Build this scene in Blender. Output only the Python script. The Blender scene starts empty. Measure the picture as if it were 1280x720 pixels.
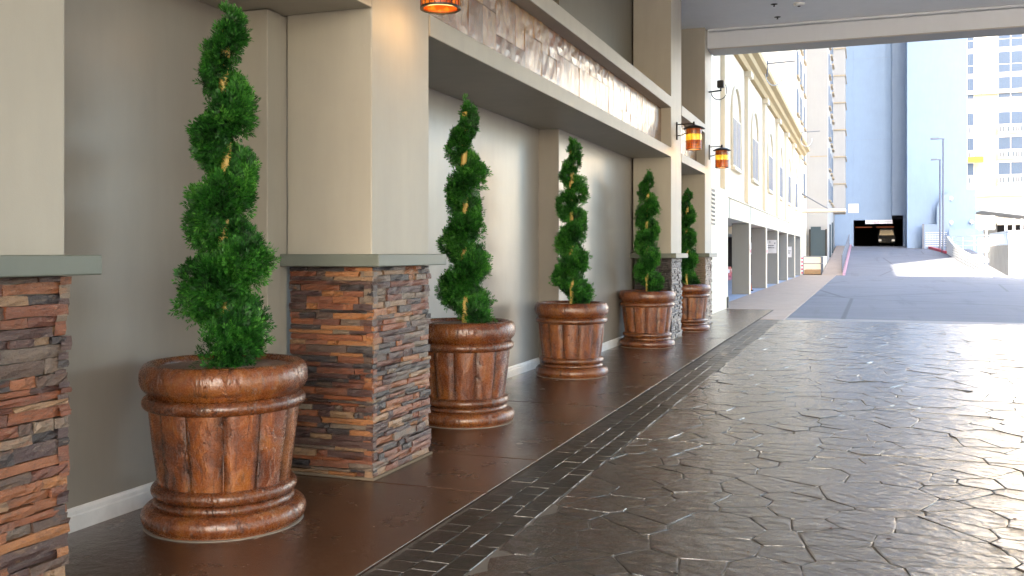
import bpy, math, random
import numpy as np
from mathutils import Vector, Matrix, noise
R = math.radians
rnd = random.Random(7)
SC = bpy.context.scene
COL = SC.collection

# ------------------------------------------------------------------ camera, sky, sun, exposure
cam_d = bpy.data.cameras.new('camera')
cam = bpy.data.objects.new('camera', cam_d)
COL.objects.link(cam)
cam.location = (0, 0, 1.4)
cam.rotation_euler = (R(90), 0, R(20.207))
cam_d.sensor_width = 36.0
cam_d.lens = 36.0 * 1190 / 1280
cam_d.shift_y = -(360 - 316) / 1280
cam_d.clip_start = 0.05
cam_d.clip_end = 3000
SC.camera = cam

SUN_EL = 32.0
world = bpy.data.worlds.new('World')
SC.world = world
world.use_nodes = True
wt = world.node_tree
wt.nodes.clear()
sky = wt.nodes.new('ShaderNodeTexSky')
sky.sky_type = 'NISHITA'
sky.sun_disc = False
sky.sun_elevation = R(SUN_EL)
sky.sun_rotation = R(180)
sky.air_density = 1.0
sky.dust_density = 2.2
sky.ozone_density = 0.9
bg = wt.nodes.new('ShaderNodeBackground')
bg.inputs['Strength'].default_value = 0.15
wo = wt.nodes.new('ShaderNodeOutputWorld')
wt.links.new(sky.outputs[0], bg.inputs[0])
wt.links.new(bg.outputs[0], wo.inputs[0])

sun_d = bpy.data.lights.new('sun', 'SUN')
sun_d.energy = 4.6
sun_d.angle = R(0.5)
sun_d.color = (1.0, 0.90, 0.76)
sun = bpy.data.objects.new('sun', sun_d)
COL.objects.link(sun)
sun.location = (0, -60, 80)
sun.rotation_euler = (R(90 - SUN_EL), 0, 0)      # shines towards +Y, downwards

SC.view_settings.view_transform = 'Standard'
SC.view_settings.look = 'None'
SC.view_settings.gamma = 1.0
SC.view_settings.use_curve_mapping = False
SC.view_settings.exposure = 3.3
SC.render.engine = 'CYCLES'
SC.cycles.max_bounces = 10
SC.cycles.diffuse_bounces = 6
SC.cycles.use_denoising = True
SC.cycles.sample_clamp_indirect = 8.0

# ------------------------------------------------------------------ material helpers
class NT:
    def __init__(s, name):
        s.m = bpy.data.materials.new(name)
        s.m.use_nodes = True
        s.t = s.m.node_tree
        s.t.nodes.clear()
        s.out = s.t.nodes.new('ShaderNodeOutputMaterial')
        s.p = s.n('ShaderNodeBsdfPrincipled')
        s.l(s.p.outputs[0], s.out.inputs[0])
    def n(s, typ, **kw):
        nd = s.t.nodes.new(typ)
        for k, v in kw.items():
            setattr(nd, k, v)
        return nd
    def l(s, a, b):
        s.t.links.new(a, b)
    def setin(s, sock, v):
        if hasattr(v, 'is_output'):
            s.l(v, sock)
        else:
            if isinstance(v, (tuple, list)) and len(v) == 3 and sock.type == 'RGBA':
                v = (*v, 1)
            sock.default_value = v
    def pos(s):
        return s.n('ShaderNodeNewGeometry').outputs['Position']
    def objco(s):
        return s.n('ShaderNodeTexCoord').outputs['Object']
    def rand(s):
        return s.n('ShaderNodeObjectInfo').outputs['Random']
    def mapping(s, vec, scale=(1, 1, 1), loc=(0, 0, 0)):
        nd = s.n('ShaderNodeMapping')
        s.l(vec, nd.inputs['Vector'])
        nd.inputs['Scale'].default_value = scale
        s.setin(nd.inputs['Location'], loc)
        return nd.outputs[0]
    def noise(s, vec, scale, detail=4, rough=0.55, dist=0.0):
        nd = s.n('ShaderNodeTexNoise')
        s.l(vec, nd.inputs['Vector'])
        nd.inputs['Scale'].default_value = scale
        nd.inputs['Detail'].default_value = detail
        nd.inputs['Roughness'].default_value = rough
        nd.inputs['Distortion'].default_value = dist
        return nd.outputs['Fac']
    def voronoi(s, vec, scale, feature='F1', out='Distance'):
        nd = s.n('ShaderNodeTexVoronoi', feature=feature)
        s.l(vec, nd.inputs['Vector'])
        nd.inputs['Scale'].default_value = scale
        return nd.outputs[out]
    def ramp(s, fac, stops, interp='LINEAR'):
        nd = s.n('ShaderNodeValToRGB')
        cr = nd.color_ramp
        cr.interpolation = interp
        while len(cr.elements) < len(stops):
            cr.elements.new(0.5)
        for e, (p, c) in zip(cr.elements, stops):
            e.position = p
            e.color = (*c, 1) if len(c) == 3 else c
        s.l(fac, nd.inputs[0])
        return nd.outputs[0]
    def mix(s, fac, a, b, mode='MIX'):
        nd = s.n('ShaderNodeMix', data_type='RGBA', blend_type=mode)
        s.setin(nd.inputs[0], fac)
        s.setin(nd.inputs[6], a)
        s.setin(nd.inputs[7], b)
        return nd.outputs[2]
    def math(s, op, a, b=0.0, c=None, clamp=False):
        nd = s.n('ShaderNodeMath', operation=op)
        nd.use_clamp = clamp
        s.setin(nd.inputs[0], a)
        s.setin(nd.inputs[1], b)
        if c is not None:
            s.setin(nd.inputs[2], c)
        return nd.outputs[0]
    def rng(s, v, a, b, c, d):
        nd = s.n('ShaderNodeMapRange')
        s.setin(nd.inputs[0], v)
        for i, x in enumerate((a, b, c, d)):
            nd.inputs[1 + i].default_value = x
        return nd.outputs[0]
    def bump(s, h, strength=0.3, dist=0.01, nrm=None):
        nd = s.n('ShaderNodeBump')
        nd.inputs['Strength'].default_value = strength
        nd.inputs['Distance'].default_value = dist
        s.l(h, nd.inputs['Height'])
        if nrm is not None:
            s.l(nrm, nd.inputs['Normal'])
        return nd.outputs[0]
    def set(s, color=None, rough=None, normal=None, metal=None, spec=None, emit=None, estr=None, coat=None, coatr=None):
        i = s.p.inputs
        for k, v in (('Base Color', color), ('Roughness', rough), ('Metallic', metal), ('Specular IOR Level', spec),
                     ('Emission Color', emit), ('Emission Strength', estr), ('Coat Weight', coat), ('Coat Roughness', coatr)):
            if v is not None:
                s.setin(i[k], v)
        if normal is not None:
            s.l(normal, i['Normal'])
        return s.m

def vmul(c, k):
    return tuple(x * k for x in c)

def plaster(name, col, rough=0.6, var=0.08, bscale=220, bstr=0.12, spec=0.4):
    k = NT(name)
    P = k.pos()
    f = k.noise(P, 0.9, 5, 0.6)
    f2 = k.noise(k.mapping(P, (3, 3, 0.5)), 2.2, 4, 0.6)
    f = k.math('ADD', k.math('MULTIPLY', f, 0.6), k.math('MULTIPLY', f2, 0.4))
    c = k.ramp(f, [(0.3, vmul(col, 1 - var)), (0.7, vmul(col, 1 + var))])
    n = k.bump(k.noise(P, bscale, 3, 0.6), bstr, 0.004, k.bump(k.noise(P, 2.5, 3), 0.05, 0.03))
    return k.set(c, rough, n, spec=spec)

def plain(name, col, rough=0.5, metal=0.0, var=0.1, scale=6.0):
    k = NT(name)
    f = k.noise(k.pos(), scale, 4, 0.6)
    c = k.ramp(f, [(0.3, vmul(col, 1 - var)), (0.7, vmul(col, 1 + var))])
    return k.set(c, k.rng(f, 0.3, 0.7, max(0.05, rough - 0.06), min(1, rough + 0.06)), metal=metal)

def emitter(name, col, strength, base=(0.02, 0.02, 0.02)):
    k = NT(name)
    f = k.noise(k.pos(), 40, 2)
    e = k.ramp(f, [(0.3, vmul(col, 0.8)), (0.7, col)])
    return k.set(base, 0.4, emit=e, estr=strength)

MAT = {}
MAT['beige'] = plaster('beige_paint', (0.345, 0.318, 0.272), 0.5, 0.10)
MAT['taupe'] = plaster('taupe_paint', (0.290, 0.262, 0.234), 0.33, 0.11, spec=0.5)
MAT['taupe_shaded'] = plaster('shaded_taupe_paint', (0.150, 0.138, 0.112), 0.55)  # darker copy of the wall paint: the upper niche's shade put into the colour
MAT['cap'] = plaster('grey_green_cap', (0.125, 0.138, 0.118), 0.45, 0.1)
MAT['skirting'] = plain('white_skirting', (0.82, 0.82, 0.84), 0.35)
MAT['canopy'] = plaster('canopy_plaster', (0.60, 0.63, 0.69), 0.6, 0.04)
MAT['canopy_ceiling'] = plaster('canopy_ceiling_paint', (0.88, 0.89, 0.92), 0.7, 0.04)
MAT['canopy_trim'] = plaster('canopy_trim', (0.40, 0.38, 0.36), 0.6, 0.05)
MAT['white'] = plaster('white_render', (0.84, 0.725, 0.545), 0.7, 0.04, 60, 0.1)
MAT['white_plain'] = plaster('neutral_white_render', (0.80, 0.79, 0.77), 0.7, 0.04, 60, 0.1)
MAT['pink'] = plain('faded_pink_kerb_paint', (0.50, 0.27, 0.31), 0.6, 0, 0.25)
MAT['fin'] = plaster('garage_fin_paint', (0.27, 0.27, 0.255), 0.6, 0.06, 60, 0.1)
MAT['cornice'] = plaster('tan_cornice', (0.50, 0.36, 0.17), 0.6, 0.06, 60, 0.1)
MAT['tower'] = plaster('tower_render', (0.36, 0.345, 0.325), 0.7, 0.04, 40, 0.1)
MAT['ledge'] = plain('brown_ledge', (0.36, 0.29, 0.20), 0.6)
MAT['blue'] = plaster('pale_blue_render', (0.255, 0.34, 0.465), 0.75, 0.05, 30, 0.1)
MAT['bluegrey'] = plaster('blue_grey_render', (0.26, 0.325, 0.42), 0.75, 0.05, 30, 0.1)
MAT['cream'] = plaster('cream_render', (0.52, 0.41, 0.29), 0.7, 0.04, 30, 0.1)
MAT['concrete'] = plaster('grey_concrete', (0.30, 0.29, 0.265), 0.8, 0.18, 50, 0.3)
MAT['dark_metal'] = plain('dark_bronze_metal', (0.025, 0.022, 0.02), 0.4, 0.6)
MAT['rail'] = plain('grey_painted_rail', (0.16, 0.17, 0.20), 0.45, 0.3)
MAT['paleblue_rail'] = plain('pale_rail', (0.5, 0.56, 0.62), 0.45, 0.2)
MAT['black'] = plain('black_rubber', (0.012, 0.012, 0.013), 0.5)
MAT['redpaint'] = plain('red_kerb_paint', (0.55, 0.07, 0.10), 0.55, 0, 0.2)
MAT['car_red'] = plain('red_car_paint', (0.50, 0.012, 0.02), 0.2)
MAT['chrome'] = plain('wheel_alloy', (0.55, 0.55, 0.56), 0.25, 1.0)
MAT['glass_dark'] = plain('dark_window_glass', (0.03, 0.035, 0.045), 0.08)
MAT['pane'] = plain('blue_window_glass', (0.085, 0.12, 0.175), 0.35)
MAT['pane'].node_tree.nodes['Principled BSDF'].inputs['Specular IOR Level'].default_value = 0.15
MAT['cone'] = plain('orange_cone_plastic', (0.75, 0.13, 0.02), 0.4)
MAT['sign'] = plain('white_sign_board', (0.78, 0.76, 0.76), 0.5)
MAT['ink'] = plain('black_sign_ink', (0.03, 0.03, 0.03), 0.6)
MAT['yellow'] = plain('yellow_cradle_paint', (0.75, 0.42, 0.03), 0.5)
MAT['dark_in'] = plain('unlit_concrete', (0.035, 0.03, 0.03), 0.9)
MAT['screen'] = plain('dark_green_screen', (0.03, 0.05, 0.06), 0.6)
MAT['wood_step'] = plain('brown_step', (0.36, 0.22, 0.11), 0.7)
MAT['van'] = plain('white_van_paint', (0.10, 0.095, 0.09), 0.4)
MAT['caulk'] = plain('pale_caulk', (0.22, 0.19, 0.16), 0.7)
MAT['lamp_white'] = plain('white_enamel', (0.8, 0.8, 0.8), 0.4)
MAT['mortar'] = plaster('grey_mortar', (0.20, 0.185, 0.17), 0.9, 0.25, 150, 0.4)
MAT['base_trim'] = plain('sandy_grout', (0.15, 0.115, 0.08), 0.9)

# ledge stone: a colour for every stone, then veins and stains across it
k = NT('ledge_stone')
r = k.rand(); P = k.pos()
cols = [(0.030, 0.024, 0.028), (0.13, 0.040, 0.020), (0.090, 0.058, 0.045), (0.24, 0.075, 0.022), (0.060, 0.030, 0.028), (0.34, 0.15, 0.05),
        (0.20, 0.165, 0.13), (0.19, 0.068, 0.030), (0.045, 0.042, 0.048), (0.29, 0.19, 0.11), (0.060, 0.032, 0.036), (0.27, 0.10, 0.035),
        (0.022, 0.020, 0.026), (0.070, 0.032, 0.028), (0.15, 0.12, 0.10), (0.19, 0.060, 0.025)]
c1 = k.ramp(r, [(i / len(cols), c) for i, c in enumerate(cols)], 'CONSTANT')
r2 = k.math('FRACT', k.math('MULTIPLY', r, 37.7))
c2 = k.ramp(r2, [(i / len(cols), c) for i, c in enumerate(cols[5:] + cols[:5])], 'CONSTANT')
off = k.n('ShaderNodeCombineXYZ')
for i in range(3):
    k.l(k.math('MULTIPLY', r, 13.0 + 7 * i), off.inputs[i])
PM = k.mapping(P, (1, 1, 2.6), off.outputs[0])
blotch = k.noise(PM, 9, 5, 0.65, 0.6)
c = k.mix(k.rng(blotch, 0.54, 0.66, 0, 0.55), c1, c2)
vein = k.noise(k.mapping(P, (1, 1, 4), off.outputs[0]), 26, 5, 0.7, 1.2)
c = k.mix(k.rng(vein, 0.58, 0.74, 0, 0.55), c, (0.50, 0.43, 0.36))
c = k.mix(k.rng(k.noise(PM, 48, 4, 0.7), 0.52, 0.70, 0, 0.55), c, (0.022, 0.018, 0.018))
nb = k.bump(k.noise(k.mapping(P, (1, 1, 2)), 60, 6, 0.7), 0.6, 0.012, k.bump(k.noise(PM, 14, 4, 0.6), 0.5, 0.02))
c = k.mix(1.0, c, (0.95, 0.84, 0.76), 'MULTIPLY')
c = k.mix(0.10, c, (0.07, 0.045, 0.045))
MAT['stone'] = k.set(c, k.rng(blotch, 0.3, 0.7, 0.28, 0.55), nb, spec=0.6)

# glossy split-face slate tile of the fascia panels
k = NT('slate_tile')
r = k.rand(); P = k.pos()
c1 = k.ramp(r, [(0, (0.26, 0.19, 0.12)), (0.18, (0.17, 0.12, 0.085)), (0.34, (0.33, 0.26, 0.16)), (0.5, (0.22, 0.13, 0.085)), (0.62, (0.30, 0.26, 0.22)),
                (0.74, (0.14, 0.10, 0.08)), (0.86, (0.36, 0.27, 0.17))], 'CONSTANT')
bl = k.noise(P, 7, 5, 0.65, 0.5)
c = k.mix(k.rng(bl, 0.45, 0.65, 0, 0.7), c1, (0.24, 0.10, 0.06))
c = k.mix(k.rng(k.noise(P, 30, 4, 0.7), 0.5, 0.7, 0, 0.5), c, (0.05, 0.04, 0.035))
c = k.mix(1.0, c, (0.95, 0.66, 0.38), 'MULTIPLY')
nb = k.bump(k.noise(P, 60, 5, 0.7), 0.8, 0.005, k.bump(k.noise(P, 16, 4), 0.5, 0.008))
MAT['tile'] = k.set(c, 0.20, nb, spec=1.0, coat=0.35, coatr=0.2)

# antiqued terracotta-coloured planter finish
def pot_mat(name, stave):
    k = NT(name)
    P = k.pos(); r = k.rand()
    big = k.noise(k.mapping(P, (1, 1, 0.6)), 7.0, 5, 0.66, 0.7)
    c = k.ramp(big, [(0.24, (0.040, 0.016, 0.009)), (0.38, (0.115, 0.036, 0.011)), (0.50, (0.225, 0.074, 0.017)), (0.62, (0.29, 0.120, 0.028)), (0.76, (0.15, 0.038, 0.014))])
    streak = k.noise(k.mapping(P, (7, 7, 0.9)), 3.0, 5, 0.65, 0.3)
    c = k.mix(k.rng(streak, 0.55, 0.70, 0, 0.75), c, (0.018, 0.010, 0.008))
    c = k.mix(k.math('MULTIPLY', k.rng(r, 0, 1, 0, 0.35), 1.0), c, (0.13, 0.035, 0.016))
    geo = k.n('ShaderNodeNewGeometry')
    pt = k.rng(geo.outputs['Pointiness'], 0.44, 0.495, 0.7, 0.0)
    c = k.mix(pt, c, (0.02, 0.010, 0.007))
    if stave:
        sp = k.n('ShaderNodeSeparateXYZ'); k.l(k.objco(), sp.inputs[0])
        an = k.math('ABSOLUTE', k.math('DIVIDE', k.math('ARCTAN2', sp.outputs[1], sp.outputs[0]), math.pi / 12))
        an = k.math('ADD', an, k.rng(k.noise(P, 10, 4, 0.6), 0.3, 0.7, -0.25, 0.25))
        c = k.mix(k.rng(an, 0.6, 1.05, 0, 0.7), c, (0.020, 0.009, 0.006))
    fleck = k.voronoi(P, 55, 'F1')
    c = k.mix(k.rng(fleck, 0.05, 0.10, 0.55, 0.0), c, (0.50, 0.33, 0.18))
    grain = k.noise(P, 120, 4, 0.65)
    scr = k.noise(k.mapping(P, (2, 2, 0.6)), 14, 5, 0.7, 1.5)
    nb = k.bump(grain, 0.28, 0.004, k.bump(k.rng(scr, 0.56, 0.66, 0, 1), 0.6, 0.008, k.bump(big, 0.4, 0.03)))
    c = k.mix(1.0, c, (0.95, 0.80, 0.68), 'MULTIPLY')
    return k.set(c, k.rng(grain, 0.3, 0.7, 0.18, 0.36), nb, spec=0.7)
MAT['pot'] = pot_mat('antiqued_planter_glaze', False)
MAT['pot_stave'] = pot_mat('antiqued_stave_glaze', True)

k = NT('potting_soil')
P = k.pos()
c = k.ramp(k.noise(P, 40, 5, 0.7), [(0.3, (0.12, 0.075, 0.055)), (0.6, (0.30, 0.20, 0.16))])
MAT['soil'] = k.set(c, 0.95, k.bump(k.noise(P, 60, 4, 0.7), 1.0, 0.02))

k = NT('bamboo_stake')
P = k.pos()
c = k.ramp(k.noise(k.mapping(P, (20, 20, 2.5)), 3, 4, 0.6), [(0.3, (0.40, 0.24, 0.055)), (0.6, (0.66, 0.45, 0.12))])
MAT['stake'] = k.set(c, 0.5)

k = NT('juniper_leaf')
at = k.n('ShaderNodeAttribute', attribute_name='tint')
c = k.ramp(at.outputs['Fac'], [(0.0, (0.005, 0.028, 0.005)), (0.4, (0.015, 0.096, 0.011)), (0.75, (0.038, 0.195, 0.019)), (1.0, (0.10, 0.31, 0.04))])
k.set(c, 0.5, spec=0.35)
tr = k.n('ShaderNodeBsdfTranslucent'); k.l(c, tr.inputs[0])
mx = k.n('ShaderNodeMixShader'); mx.inputs[0].default_value = 0.22
k.l(k.p.outputs[0], mx.inputs[1]); k.l(tr.outputs[0], mx.inputs[2]); k.l(mx.outputs[0], k.out.inputs[0])
MAT['leaf'] = k.m

# floors
def floor_mat(name, stops, tint, rough, bscale, bstr, bdist, objrand=0.5, coarse=5.0, spec=0.5, coat=0.0, lumpk=3.2, chipk=2.2):
    k = NT(name)
    P = k.pos(); r = k.rand()
    f = k.noise(P, 1.1, 6, 0.65)
    g = k.noise(P, 9, 5, 0.7)
    f = k.math('ADD', k.math('MULTIPLY', f, 0.55), k.math('MULTIPLY', g, 0.45))
    c = k.ramp(f, stops)
    c = k.mix(k.math('MULTIPLY', r, objrand), c, tint)
    c = k.mix(k.rng(k.noise(P, 160, 3, 0.7), 0.60, 0.75, 0, 0.45), c, vmul(stops[-1][1], 2.6))
    c = k.mix(k.rng(k.noise(P, 0.55, 5, 0.7), 0.55, 0.72, 0, 0.45), c, vmul(stops[0][1], 0.6))
    ridge = k.noise(k.mapping(P, (1, 1.7, 1)), bscale, 6, 0.62, 0.8)
    lump = k.noise(P, coarse, 4, 0.55)
    chip = k.voronoi(k.mapping(P, (1, 1.6, 1)), 11, 'SMOOTH_F1')
    n = k.bump(ridge, bstr, bdist, k.bump(chip, bstr * 0.7, bdist * chipk, k.bump(lump, min(1.0, bstr * 1.1), bdist * lumpk)))
    rr = k.math('ADD', k.rng(k.noise(P, 2.3, 5, 0.7), 0.3, 0.7, rough - 0.06, rough + 0.09), k.rng(g, 0.3, 0.7, -0.03, 0.04))
    m_ = k.set(c, rr, n, spec=spec, coat=coat, coatr=rough + 0.03)
    if coat: k.l(n, k.p.inputs['Coat Normal'])
    return m_
MAT['flag'] = floor_mat('stamped_flagstone', [(0.3, (0.008, 0.0065, 0.006)), (0.5, (0.020, 0.016, 0.014)), (0.72, (0.048, 0.037, 0.030))],
                        (0.024, 0.014, 0.011), 0.13, 38, 0.8, 0.0060, 0.75, 12.0, 1.0, 0.65, 2.1)
MAT['paver'] = floor_mat('stamped_paver', [(0.3, (0.010, 0.0085, 0.0075)), (0.5, (0.019, 0.016, 0.014)), (0.72, (0.036, 0.029, 0.024))],
                         (0.030, 0.021, 0.017), 0.34, 40, 0.6, 0.004, 0.6, 12.0, 0.7, 0.0, 3.0)
MAT['slab'] = floor_mat('brown_stained_slab', [(0.3, (0.034, 0.016, 0.009)), (0.5, (0.066, 0.029, 0.014)), (0.72, (0.105, 0.050, 0.026))],
                        (0.048, 0.022, 0.012), 0.21, 70, 0.6, 0.003, 0.4, 14.0, 0.8, 0.3, 2.2, 0.0)
MAT['grout'] = plaster('pale_grout', (0.125, 0.115, 0.105), 0.85, 0.25, 120, 0.3)
MAT['walk'] = floor_mat('tan_walkway_concrete', [(0.3, (0.33, 0.235, 0.175)), (0.5, (0.40, 0.295, 0.220)), (0.72, (0.46, 0.345, 0.265))],
                        (0.34, 0.25, 0.19), 0.5, 90, 0.2, 0.002, 0.3)
MAT['band'] = floor_mat('grey_band_concrete', [(0.3, (0.22, 0.20, 0.185)), (0.5, (0.28, 0.255, 0.235)), (0.72, (0.33, 0.30, 0.28))],
                        (0.25, 0.23, 0.21), 0.5, 90, 0.2, 0.002, 0.3)
k = NT('asphalt')
P = k.pos()
f = k.noise(k.mapping(P, (0.25, 2.0, 1)), 1.2, 5, 0.65)
c = k.ramp(f, [(0.3, (0.125, 0.128, 0.146)), (0.55, (0.155, 0.158, 0.178)), (0.75, (0.180, 0.182, 0.200))])
c = k.mix(k.rng(k.noise(P, 90, 3, 0.7), 0.5, 0.7, 0, 0.4), c, (0.24, 0.235, 0.24))
c = k.mix(k.rng(k.noise(P, 0.35, 5, 0.65), 0.50, 0.66, 0, 0.35), c, (0.21, 0.21, 0.23))
c = k.mix(k.rng(k.noise(k.mapping(P, (1.4, 0.12, 1)), 0.9, 4, 0.6), 0.56, 0.70, 0, 0.4), c, (0.085, 0.085, 0.095))
crk = k.voronoi(k.mapping(P, (1, 0.6, 1)), 0.16, 'DISTANCE_TO_EDGE')
c = k.mix(k.rng(crk, 0.004, 0.009, 0.55, 0), c, (0.05, 0.05, 0.055))
MAT['asphalt'] = k.set(c, 0.75, k.bump(k.noise(P, 130, 3, 0.7), 0.4, 0.006))
k = NT('garage_floor_paint')
P = k.pos()
c = k.ramp(k.noise(P, 1.5, 5, 0.6), [(0.3, (0.30, 0.36, 0.46)), (0.7, (0.38, 0.44, 0.54))])
MAT['garage_floor'] = k.set(c, 0.5)
MAT['plaza'] = plaster('plaza_concrete', (0.20, 0.18, 0.15), 0.8, 0.08, 30, 0.2)

# amber mosaic lantern glass: warm bands lit from inside
def glass_band(name, cols, strength):
    k = NT(name)
    P = k.pos()
    cell = k.n('ShaderNodeSeparateColor'); k.l(k.voronoi(k.mapping(P, (1, 1, 0.55)), 42, 'F1', 'Color'), cell.inputs[0])
    f = k.math('ADD', k.math('MULTIPLY', cell.outputs[0], 0.6), k.math('MULTIPLY', k.noise(P, 60, 2), 0.4))
    c = k.ramp(f, cols)
    return k.set(vmul(cols[0][1], 0.3), 0.2, emit=c, estr=strength * 0.62)
MAT['glass_top'] = glass_band('amber_glass_orange', [(0.3, (0.30, 0.05, 0.006)), (0.5, (0.65, 0.14, 0.012)), (0.7, (0.10, 0.02, 0.004))], 0.11)
MAT['glass_mid'] = glass_band('amber_glass_yellow', [(0.3, (1.0, 0.50, 0.02)), (0.5, (1.0, 0.72, 0.06)), (0.7, (1.0, 0.42, 0.02))], 0.20)
MAT['glass_low'] = glass_band('amber_glass_red', [(0.3, (0.75, 0.10, 0.008)), (0.48, (0.95, 0.32, 0.02)), (0.6, (0.5, 0.05, 0.006)), (0.75, (0.10, 0.015, 0.003))], 0.13)
MAT['fire_strip'] = emitter('orange_tube_glow', (1.0, 0.20, 0.05), 0.03)
MAT['headlamp'] = emitter('vehicle_lamp_glow', (1.0, 0.9, 0.75), 0.09)
MAT['bulb'] = emitter('garage_bulb_glow', (1.0, 0.62, 0.15), 0.9)

# ------------------------------------------------------------------ mesh helpers
BASE = {}
def thing(name, label, cat, loc=(0, 0, 0), group=None):
    o = bpy.data.objects.new(name, None)
    o.empty_display_size = 0.2
    COL.objects.link(o)
    o.location = loc
    o['label'] = label
    o['category'] = cat
    if group:
        o['group'] = group
    BASE[o.name] = Vector(loc)
    return o

class MB:
    def __init__(s):
        s.v = []; s.f = []
    def add(s, vs, fs):
        o = len(s.v)
        s.v += [tuple(v) for v in vs]
        s.f += [tuple(i + o for i in f) for f in fs]
        return s
    def box(s, x0, x1, y0, y1, z0, z1):
        return s.add([(x0, y0, z0), (x1, y0, z0), (x1, y1, z0), (x0, y1, z0), (x0, y0, z1), (x1, y0, z1), (x1, y1, z1), (x0, y1, z1)],
                     [(3, 2, 1, 0), (4, 5, 6, 7), (0, 1, 5, 4), (1, 2, 6, 5), (2, 3, 7, 6), (3, 0, 4, 7)])
    def hexa(s, b, t):      # four base and four top corners, counterclockwise from above
        return s.add(list(b) + list(t), [(3, 2, 1, 0), (4, 5, 6, 7), (0, 1, 5, 4), (1, 2, 6, 5), (2, 3, 7, 6), (3, 0, 4, 7)])
    def prism_x(s, poly, x0, x1):       # poly in (y, z)
        n = len(poly)
        vs = [(x0, y, z) for y, z in poly] + [(x1, y, z) for y, z in poly]
        fs = [tuple(range(n))[::-1], tuple(range(n, 2 * n))] + [(i, (i + 1) % n, n + (i + 1) % n, n + i) for i in range(n)]
        return s.add(vs, fs)
    def prism_y(s, poly, y0, y1):       # poly in (x, z)
        n = len(poly)
        vs = [(x, y0, z) for x, z in poly] + [(x, y1, z) for x, z in poly]
        fs = [tuple(range(n)), tuple(range(n, 2 * n))[::-1]] + [((i + 1) % n, i, n + i, n + (i + 1) % n) for i in range(n)]
        return s.add(vs, fs)
    def lathe(s, prof, n=48, cx=0, cy=0, z=0, cap0=True, cap1=True, fn=None):
        vs = []; m = len(prof)
        for r_, z_ in prof:
            for i in range(n):
                a = 2 * math.pi * i / n
                rr = r_ if fn is None else fn(r_, z_, a)
                vs.append((cx + rr * math.cos(a), cy + rr * math.sin(a), z + z_))
        fs = []
        for j in range(m - 1):
            for i in range(n):
                i2 = (i + 1) % n
                fs.append((j * n + i, j * n + i2, (j + 1) * n + i2, (j + 1) * n + i))
        if cap0: fs.append(tuple(range(n))[::-1])
        if cap1: fs.append(tuple(range((m - 1) * n, m * n)))
        return s.add(vs, fs)
    def tube(s, pts, r_, n=8):
        pts = [Vector(p) for p in pts]
        vs = []; fs = []
        for i, p in enumerate(pts):
            d = (pts[min(i + 1, len(pts) - 1)] - pts[max(i - 1, 0)]).normalized()
            u = d.cross(Vector((0.3, 0.2, 1)) if abs(d.z) < 0.9 else Vector((1, 0.1, 0))).normalized()
            w = d.cross(u)
            for j in range(n):
                a = 2 * math.pi * j / n
                vs.append(p + u * (r_ * math.cos(a)) + w * (r_ * math.sin(a)))
        for i in range(len(pts) - 1):
            for j in range(n):
                j2 = (j + 1) % n
                fs.append((i * n + j, i * n + j2, (i + 1) * n + j2, (i + 1) * n + j))
        fs.append(tuple(range(n))[::-1]); fs.append(tuple(range((len(pts) - 1) * n, len(pts) * n)))
        return s.add(vs, fs)
    def mesh(s, name, mat, off=Vector((0, 0, 0)), smooth=False):
        me = bpy.data.meshes.new(name)
        me.from_pydata([(a - off[0], b - off[1], c - off[2]) for a, b, c in s.v], [], s.f)
        me.materials.append(MAT[mat] if isinstance(mat, str) else mat)
        if smooth:
            me.shade_smooth()
        me.update()
        return me
    def build(s, name, mat, parent=None, smooth=False, bevel=0.0, kind=None, label=None, segs=2):
        off = BASE[parent.name] if parent is not None else Vector((0, 0, 0))
        o = bpy.data.objects.new(name, s.mesh(name, mat, off, smooth))
        COL.objects.link(o)
        if parent is not None:
            o.parent = parent
            BASE[o.name] = off
        if bevel:
            b = o.modifiers.new('bevel', 'BEVEL'); b.width = bevel; b.segments = segs; b.limit_method = 'ANGLE'; b.angle_limit = R(40)
        if kind: o['kind'] = kind
        if label: o['label'] = label
        return o

def piece(name, me, parent, loc, rot=(0, 0, 0), scale=(1, 1, 1)):
    o = bpy.data.objects.new(name, me)
    COL.objects.link(o)
    o.parent = parent
    o.location = Vector(loc) - BASE[parent.name]
    o.rotation_euler = rot
    o.scale = scale
    return o

def B(*a):
    return MB().box(*a)

def copy_tree(o, parent=None):
    c = o.copy()
    COL.objects.link(c)
    if parent is not None:
        c.parent = parent
    for ch in list(o.children):
        copy_tree(ch, c)
    return c

# ------------------------------------------------------------------ the ground and its paving
XF, XW, XW2 = -2.82, -3.73, -3.47       # front of the piers, recessed wall, its nearer half
B(-400, 500, -500, 900, -0.6, -0.06).build('ground', 'plaza')['kind'] = 'structure'

sw = B(-3.9, -2.035, -2, 24.2, -0.055, -0.016).build('sidewalk', 'grout'); sw['kind'] = 'structure'; BASE[sw.name] = Vector((0, 0, 0))
ys = [-2, 0.6, 3.0, 5.17, 6.09, 8.44, 10.85, 13.3, 15.75, 18.2, 20.6, 24.2]
for a, b in zip(ys, ys[1:]):
    if b > 2.5:
        B(-3.89, -2.062, a + 0.010, b - 0.010, -0.014, 0.0).build('slab', 'slab', sw, bevel=0.002)

drive = B(-2.035, 14, -12, 20.62, -0.055, -0.0055).build('driveway', 'grout'); drive['kind'] = 'structure'; BASE[drive.name] = Vector((0, 0, 0))
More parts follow.
